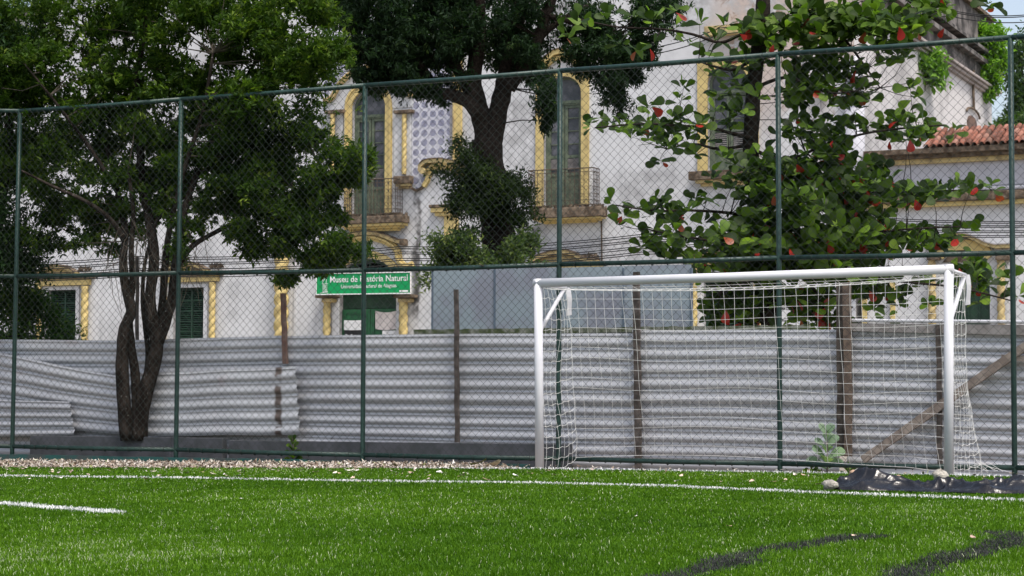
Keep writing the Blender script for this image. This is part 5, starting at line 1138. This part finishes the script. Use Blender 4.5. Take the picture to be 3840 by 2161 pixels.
ALMS = leafmat('almond_leaf_mass', GREENS, .38, .5, .2); ALMRS = leafmat('red_almond_leaf_mass', [(0, (.30, .018, .016)), (.5, (.42, .03, .022)), (1, (.28, .07, .02))], .4, .4, .4, tcol=1.0)
r = np.random.default_rng(77); LV = []
for c in cent:
    k = r.integers(5, 9); a0 = r.uniform(0, 6.28)
    for j in range(k):
        a = a0 + 6.283 * j / k + r.normal(0, .25); el = r.normal(.25, .45); red = r.random() < .030; L = r.uniform(.14, .24)
        if red: el = r.normal(-.8, .4); L *= .85
        d = np.array([math.cos(a) * math.cos(el), math.sin(a) * math.cos(el), math.sin(el)]); nn = np.array([0, -.75, .8]) + r.normal(0, .5, 3)
        s_ = np.cross(nn, d); s_ /= np.linalg.norm(s_); nn = np.cross(d, s_); LV.append((c + d * .03 + r.normal(0, .02, 3), d, s_, nn, L, red))
def facing(l): return abs(l[3] @ (l[0] - EYE)) / np.linalg.norm(l[0] - EYE)
order = sorted(range(len(LV)), key=lambda i: -(LV[i][4] ** 2) * (facing(LV[i]) + .15) / (LV[i][0][1] - 20) )
mesh = {}
for red, mt in ((False, ALM), (True, ALMR)):
    me_ = bpy.data.meshes.new('leaf'); me_.from_pydata([tuple(v) for v in OV], [], OF); me_.materials.append(mt); me_.polygons.foreach_set('use_smooth', [True] * len(OF)); me_.update(); mesh[red] = me_
for i in order[:300]:
    p, d, s_, nn, L, red = LV[i]; o = bpy.data.objects.new('leaf', mesh[red]); C.objects.link(o); o.parent = tc
    if red: o['label'] = 'red leaf'
    M_ = Matrix.Identity(4)
    for a in range(3): M_[a][0] = d[a] * L; M_[a][1] = s_[a] * L; M_[a][2] = nn[a] * L; M_[a][3] = p[a]
    o.matrix_world = M_
for red, mt, nm in ((False, ALMS, 'foliage'), (True, ALMRS, 'red_foliage')):
    m = MB(); ti = []
    for i in order[300:]:
        p, d, s_, nn, L, rd = LV[i]
        if bool(rd) != red: continue
        m.add(p + (OV[:, :1] * d + OV[:, 1:2] * s_ + OV[:, 2:] * nn) * L, OF); ti += [r.random()] * len(OV)
    o = m.build(nm, mt, tc, smooth=True); a = o.data.attributes.new('tint', 'FLOAT', 'POINT'); a.data.foreach_set('value', np.array(ti, np.float32)); tag(o, kind='stuff')

# ------------------------------------------------------------------ plants on the cornice and trees beyond
BRIGHT = leafmat('bright_epiphyte_leaf', [(0, (.05, .12, .015)), (.5, (.13, .27, .03)), (.85, (.24, .40, .05)), (1, (.34, .48, .08))], .45, .5, .3)
def pxpt(x, v=None):
    return None
vS = side(3700, 250)[0]; ZS = float((FAC.world(UR + .4, -vS, 5) - EYE) @ fw)
e1 = empty('cornice_plant', (0, 0, 0), 0, 'bright lime-green plant hanging from the high side cornice at the right', 'plant')
PE = blobs([(2470, 110, 40, 35, ZS, .6, 4), (2490, 150, 30, 40, ZS, .6, 4), (2465, 170, 40, 35, ZS, .6, 4), (2440, 200, 25, 30, ZS, .5, 2), (2490, 95, 30, 20, ZS, .5, 2), (2500, 205, 14, 20, ZS, .3, 1), (2480, 225, 14, 16, ZS, .3, .8)], 900, 61)
leaves('foliage', PE, 9, .24, .10, BRIGHT, e1, 62, .1, .10, kind='stuff'); m = MB(); nd = [at(2470 * D, 150 * D, ZS + .5), at(2460 * D, 190 * D, ZS + .5), at(2485 * D, 120 * D, ZS + .5)]; twigs(m, nd, PE[::30], .02, 4, 2.5); m.build('stems', TWIG, e1)
ZS2 = ZS - 8
e2 = empty('papaya_sapling', (0, 0, 0), 0, 'slim pale-stemmed sapling with light green leaf tuft before the side wall', 'plant')
m = MB(); nd = limb(m, [(3432, 520), (3446, 430), (3462, 350), (3474, 275)], .07, .04, ZS2, 7); 
PE = blobs([(2315, 160, 45, 20, ZS2, .5, 4), (2290, 175, 30, 20, ZS2, .5, 3), (2345, 180, 25, 22, ZS2, .5, 2)], 130, 63); twigs(m, nd, PE[::6], .015, 4, 2.5); m.build('stem', TWIG, e2)
leaves('foliage', PE, 8, .34, .15, leafmat('lime_leaf', [(0, (.06, .13, .02)), (.6, (.13, .25, .04)), (1, (.25, .38, .08))], .45, .5, .3), e2, 64, .0, .10)
FAR = leafmat('far_leaf', [(0, (.02, .045, .02)), (.5, (.045, .085, .03)), (.85, (.09, .14, .04)), (1, (.17, .23, .08))], .4, .6, .2)
for lab, Bl, n_, sd_, Zt, nm in (('grey-green tall tree beyond the wing at the right edge', [(2565, 180, 22, 45, 78, 1.5, 3), (2590, 130, 30, 40, 78, 1.5, 3), (2570, 260, 20, 30, 78, 1.5, 2), (2590, 320, 30, 60, 78, 1.5, 3), (2560, 300, 16, 25, 78, 1, 1.5)], 700, 65, 78, 'background_tree'),
                           ('bushy green tree reaching over the tiled wing roof at the right', [(2520, 330, 30, 22, 57, .8, 2.5), (2555, 350, 30, 35, 57, .8, 3), (2500, 345, 14, 10, 57, .5, .6), (2560, 420, 28, 40, 57, .8, 3), (2590, 380, 30, 80, 57, .8, 3), (2540, 390, 22, 22, 57, .6, 1.2)], 1000, 66, 57, 'background_tree')):
    e = empty(nm, (0, 0, 0), 0, lab, 'tree'); PE = blobs(Bl, n_, sd_); leaves('crown', PE, 9, .20, .08, FAR, e, sd_ + 1, .1, .12, kind='stuff')
    m = MB(); nd = limb(m, [(3960, 1560), (3900, 900), (3870, 600), (3850, 400)], .25, .08, Zt + .5, 8); twigs(m, nd, PE[::50], .03, 4, 3.5); m.build('trunk', BARK, e)

# ------------------------------------------------------------------ small plants at the fence
def bigleaf_plant(name, x, ybase, ytop, Z, L, mat, label, pairs=6, seed=0, wide=.5):
    e = empty(name, (0, 0, 0), 0, label, 'plant'); b = at(x, ybase, Z); t = at(x - 4, ytop, Z); m = MB(); m.tube([b, (b + t) / 2 + [.01, 0, 0], t], [.012, .009, .004], 6); m.build('stem', TWIG, e); rr = random.Random(seed)
    me_ = bpy.data.meshes.new('leaf'); V = OV.copy(); V[:, 1] *= .9 * wide * 2; me_.from_pydata([tuple(v) for v in V], [], OF); me_.materials.append(mat); me_.polygons.foreach_set('use_smooth', [True] * len(OF))
    for k in range(pairs):
        f = .12 + .86 * k / pairs; c = b + (t - b) * f
        for s_ in (0, 1):
            a = (k % 2) * 1.35 + s_ * math.pi + rr.uniform(-.3, .3); el = .35 + .9 * f * f + rr.uniform(-.15, .15); l = L * (1.1 - .5 * f) * rr.uniform(.85, 1.1)
            d = np.array([math.cos(a) * math.cos(el), math.sin(a) * math.cos(el), math.sin(el)]); nn = np.array([-.4 * math.cos(a), -.8, 1.0]); s2 = np.cross(nn, d); s2 /= np.linalg.norm(s2); nn = np.cross(d, s2)
            o = bpy.data.objects.new('leaf', me_); C.objects.link(o); o.parent = e; M_ = Matrix.Identity(4)
            for q in range(3): M_[q][0] = d[q] * l; M_[q][1] = s2[q] * l; M_[q][2] = nn[q] * l; M_[q][3] = c[q]
            o.matrix_world = M_
    return e
MILK = leafmat('pale_milkweed_leaf', [(0, (.20, .30, .20)), (.6, (.28, .38, .27)), (1, (.20, .34, .10))], .3, .6, .2, objrand=True)
bigleaf_plant('milkweed_plant', 3102, 1775, 1612, float((FEN.world(FEN.hit(3100, 1700, -.3)[0], -.3, 0) - EYE) @ fw), .24, MILK, 'pale green milkweed plant behind the net beside the upright boards', 7, 2, .62)
bigleaf_plant('low_weed', 3185, 1785, 1752, float((FEN.world(FEN.hit(3100, 1700, -.1)[0], -.1, 0) - EYE) @ fw), .13, ALM, 'low dark green weed at the foot of the milkweed plant', 4, 4, .5)
bigleaf_plant('low_weed', 3045, 1783, 1755, float((FEN.world(FEN.hit(3100, 1700, -.1)[0], -.1, 0) - EYE) @ fw), .11, ALM, 'small weed left of the milkweed plant under the bottom rail', 4, 5, .5)
bigleaf_plant('vine_weed', 1100, 1742, 1640, float((FEN.world(FEN.hit(1100, 1700, -.15)[0], -.15, 0) - EYE) @ fw), .13, ALM, 'small green weed climbing the fence below the loose rusty sheet', 7, 6, .7)

# ------------------------------------------------------------------ tarp and stones
tar = []
p0 = ground(3085, 1848); p1 = ground(4300, 1872); L = np.linalg.norm((p1 - p0)[:2]); dx = (p1 - p0) / L; nrm = np.array([-dx[1], dx[0], 0]); nu, nv = 320, 56; V = []
r = np.random.default_rng(9); ph_ = r.uniform(0, 6.28, 12)
for i in range(nu + 1):
    s_ = i / nu; x = s_ * L
    prof = .075 * math.exp(-((x - .36) / .24) ** 2) + .040 + .02 * math.exp(-((x - 1.25) / .25) ** 2) + .075 * math.exp(-((x - 1.62) / .13) ** 2)
    prof *= min(1, s_ * 20 + .2)
    for j in range(nv + 1):
        t_ = j / nv; env = math.sin(math.pi * t_) ** .6; cr_ = lambda q: (1 - abs(math.sin(q))) ** 2.2
        fold = .040 * cr_(x * 2.3 + t_ * 5.2 + ph_[0] + .5 * math.sin(x * 5)) + .032 * cr_(x * 4.1 - t_ * 6.1 + ph_[1] + .7 * math.sin(x * 3 + t_ * 2)) + .022 * cr_(x * 9 + t_ * 7 + ph_[3] + math.sin(x * 6)) + .012 * cr_(x * 17 - t_ * 12 + ph_[4] + math.sin(x * 11 + t_ * 5))
        z = env * prof + env * (fold * 1.6 - .035) + .026; q = p0 + dx * x + nrm * (t_ * .66 - .02 + .05 * math.sin(x * 3.1) + .02 * math.sin(x * 13)); V.append((q[0], q[1], max(.024, z + p0[2])))
F = [(i * (nv + 1) + j, (i + 1) * (nv + 1) + j, (i + 1) * (nv + 1) + j + 1, i * (nv + 1) + j + 1) for i in range(nu) for j in range(nv)]
tag(raw('plastic_tarp', np.array(V), np.array(F), TARP, smooth=True), 'crumpled black plastic tarp lying on the turf in front of the right goalpost', 'tarp')
def stone(x, y, sx, sy, sz, mat, label, seed):
    r = np.random.default_rng(seed); m = MB(); n, k = 8, 5; V = []
    for i in range(k + 1):
        a = math.pi * i / k
        for j in range(n):
            b = 2 * math.pi * j / n; q = 1 + r.normal(0, .16); V.append((sx * q * math.sin(a) * math.cos(b), sy * q * math.sin(a) * math.sin(b), sz * q * math.cos(a)))
    F = [(i * n + j, (i + 1) * n + j, (i + 1) * n + (j + 1) % n, i * n + (j + 1) % n) for i in range(k) for j in range(n)]
    o = raw('stone', np.array(V), np.array(F), mat); p = ground(x, y); o.location = (p[0], p[1], p[2] + .03 + sz * .7); o.rotation_euler = (.2, .1, r.uniform(0, 3)); return tag(o, label, 'stone')
stone(3112, 1848, .085, .07, .048, STONE, 'pale concrete lump at the left end of the black tarp', 1)
stone(3525, 1815, .09, .08, .062, STONE, 'pointed pale stone lying on the black tarp beside the goalpost', 2)
stone(3205, 1795, .06, .05, .03, TAN, 'tan stone behind the left end of the black tarp', 3)

# ------------------------------------------------------------------ power cables
def cable(pts_, Z, r, label, group='power cables strung across the museum front'):
    m = MB(); P = [at(x, y, Z) for x, y in pts_]; Q = []
    for a, b in zip(P[:-1], P[1:]):
        for t in np.linspace(0, 1, 10, endpoint=False): Q.append(a + (b - a) * t - np.array([0, 0, .10 * 4 * t * (1 - t)]))
    Q.append(P[-1]); m.tube(Q, r, 4); return tag(m.build('power_cable', CABLE), label, 'cable', group)
for dy in (0, 8, 20, 27, 44, 52, 66, 74):
    cable([(-400, 982 + dy * .8), (500, 962 + dy), (1500, 925 + dy), (2400, 880 + dy), (3200, 812 + dy * .9), (4300, 818 + dy * .7)], 46, .011, {0: 'uppermost of the dark power cables crossing the museum front', 74: 'lowest of the dark power cables crossing the museum front'}.get(dy, 'thin dark power cable between the uppermost and lowest crossing the museum front'))
for k, P in enumerate([[(2350, 190), (2700, 105), (3060, 24), (3300, -20)], [(2350, 215), (2700, 128), (3080, 40), (3400, -20)]]):
    cable(P, 46, .012, ['upper', 'lower'][k] + ' dark cable of the pair rising to the right past the upper window', 'pair of cables rising past the upper window')
for P, lab in (([(3150, 22), (3560, 38), (3900, 50)], 'uppermost cable crossing the sky at the top right'), ([(3150, 36), (3560, 44), (3900, 56)], 'middle cable crossing the sky at the top right'), ([(3150, 48), (3560, 60), (3900, 78)], 'lowest cable crossing the sky at the top right')):
    cable(P, 48, .013, lab, 'cables crossing the sky at the top right')
m = MB(); m.tube([at(3300, 695, 55), at(3500, 712, 55), at(3650, 738, 55), at(3780, 752, 55), at(4000, 758, 55)], .022, 5); tag(m.build('white_conduit', GOALW), 'white cable sagging across the mossy ledge of the side wing', 'cable')
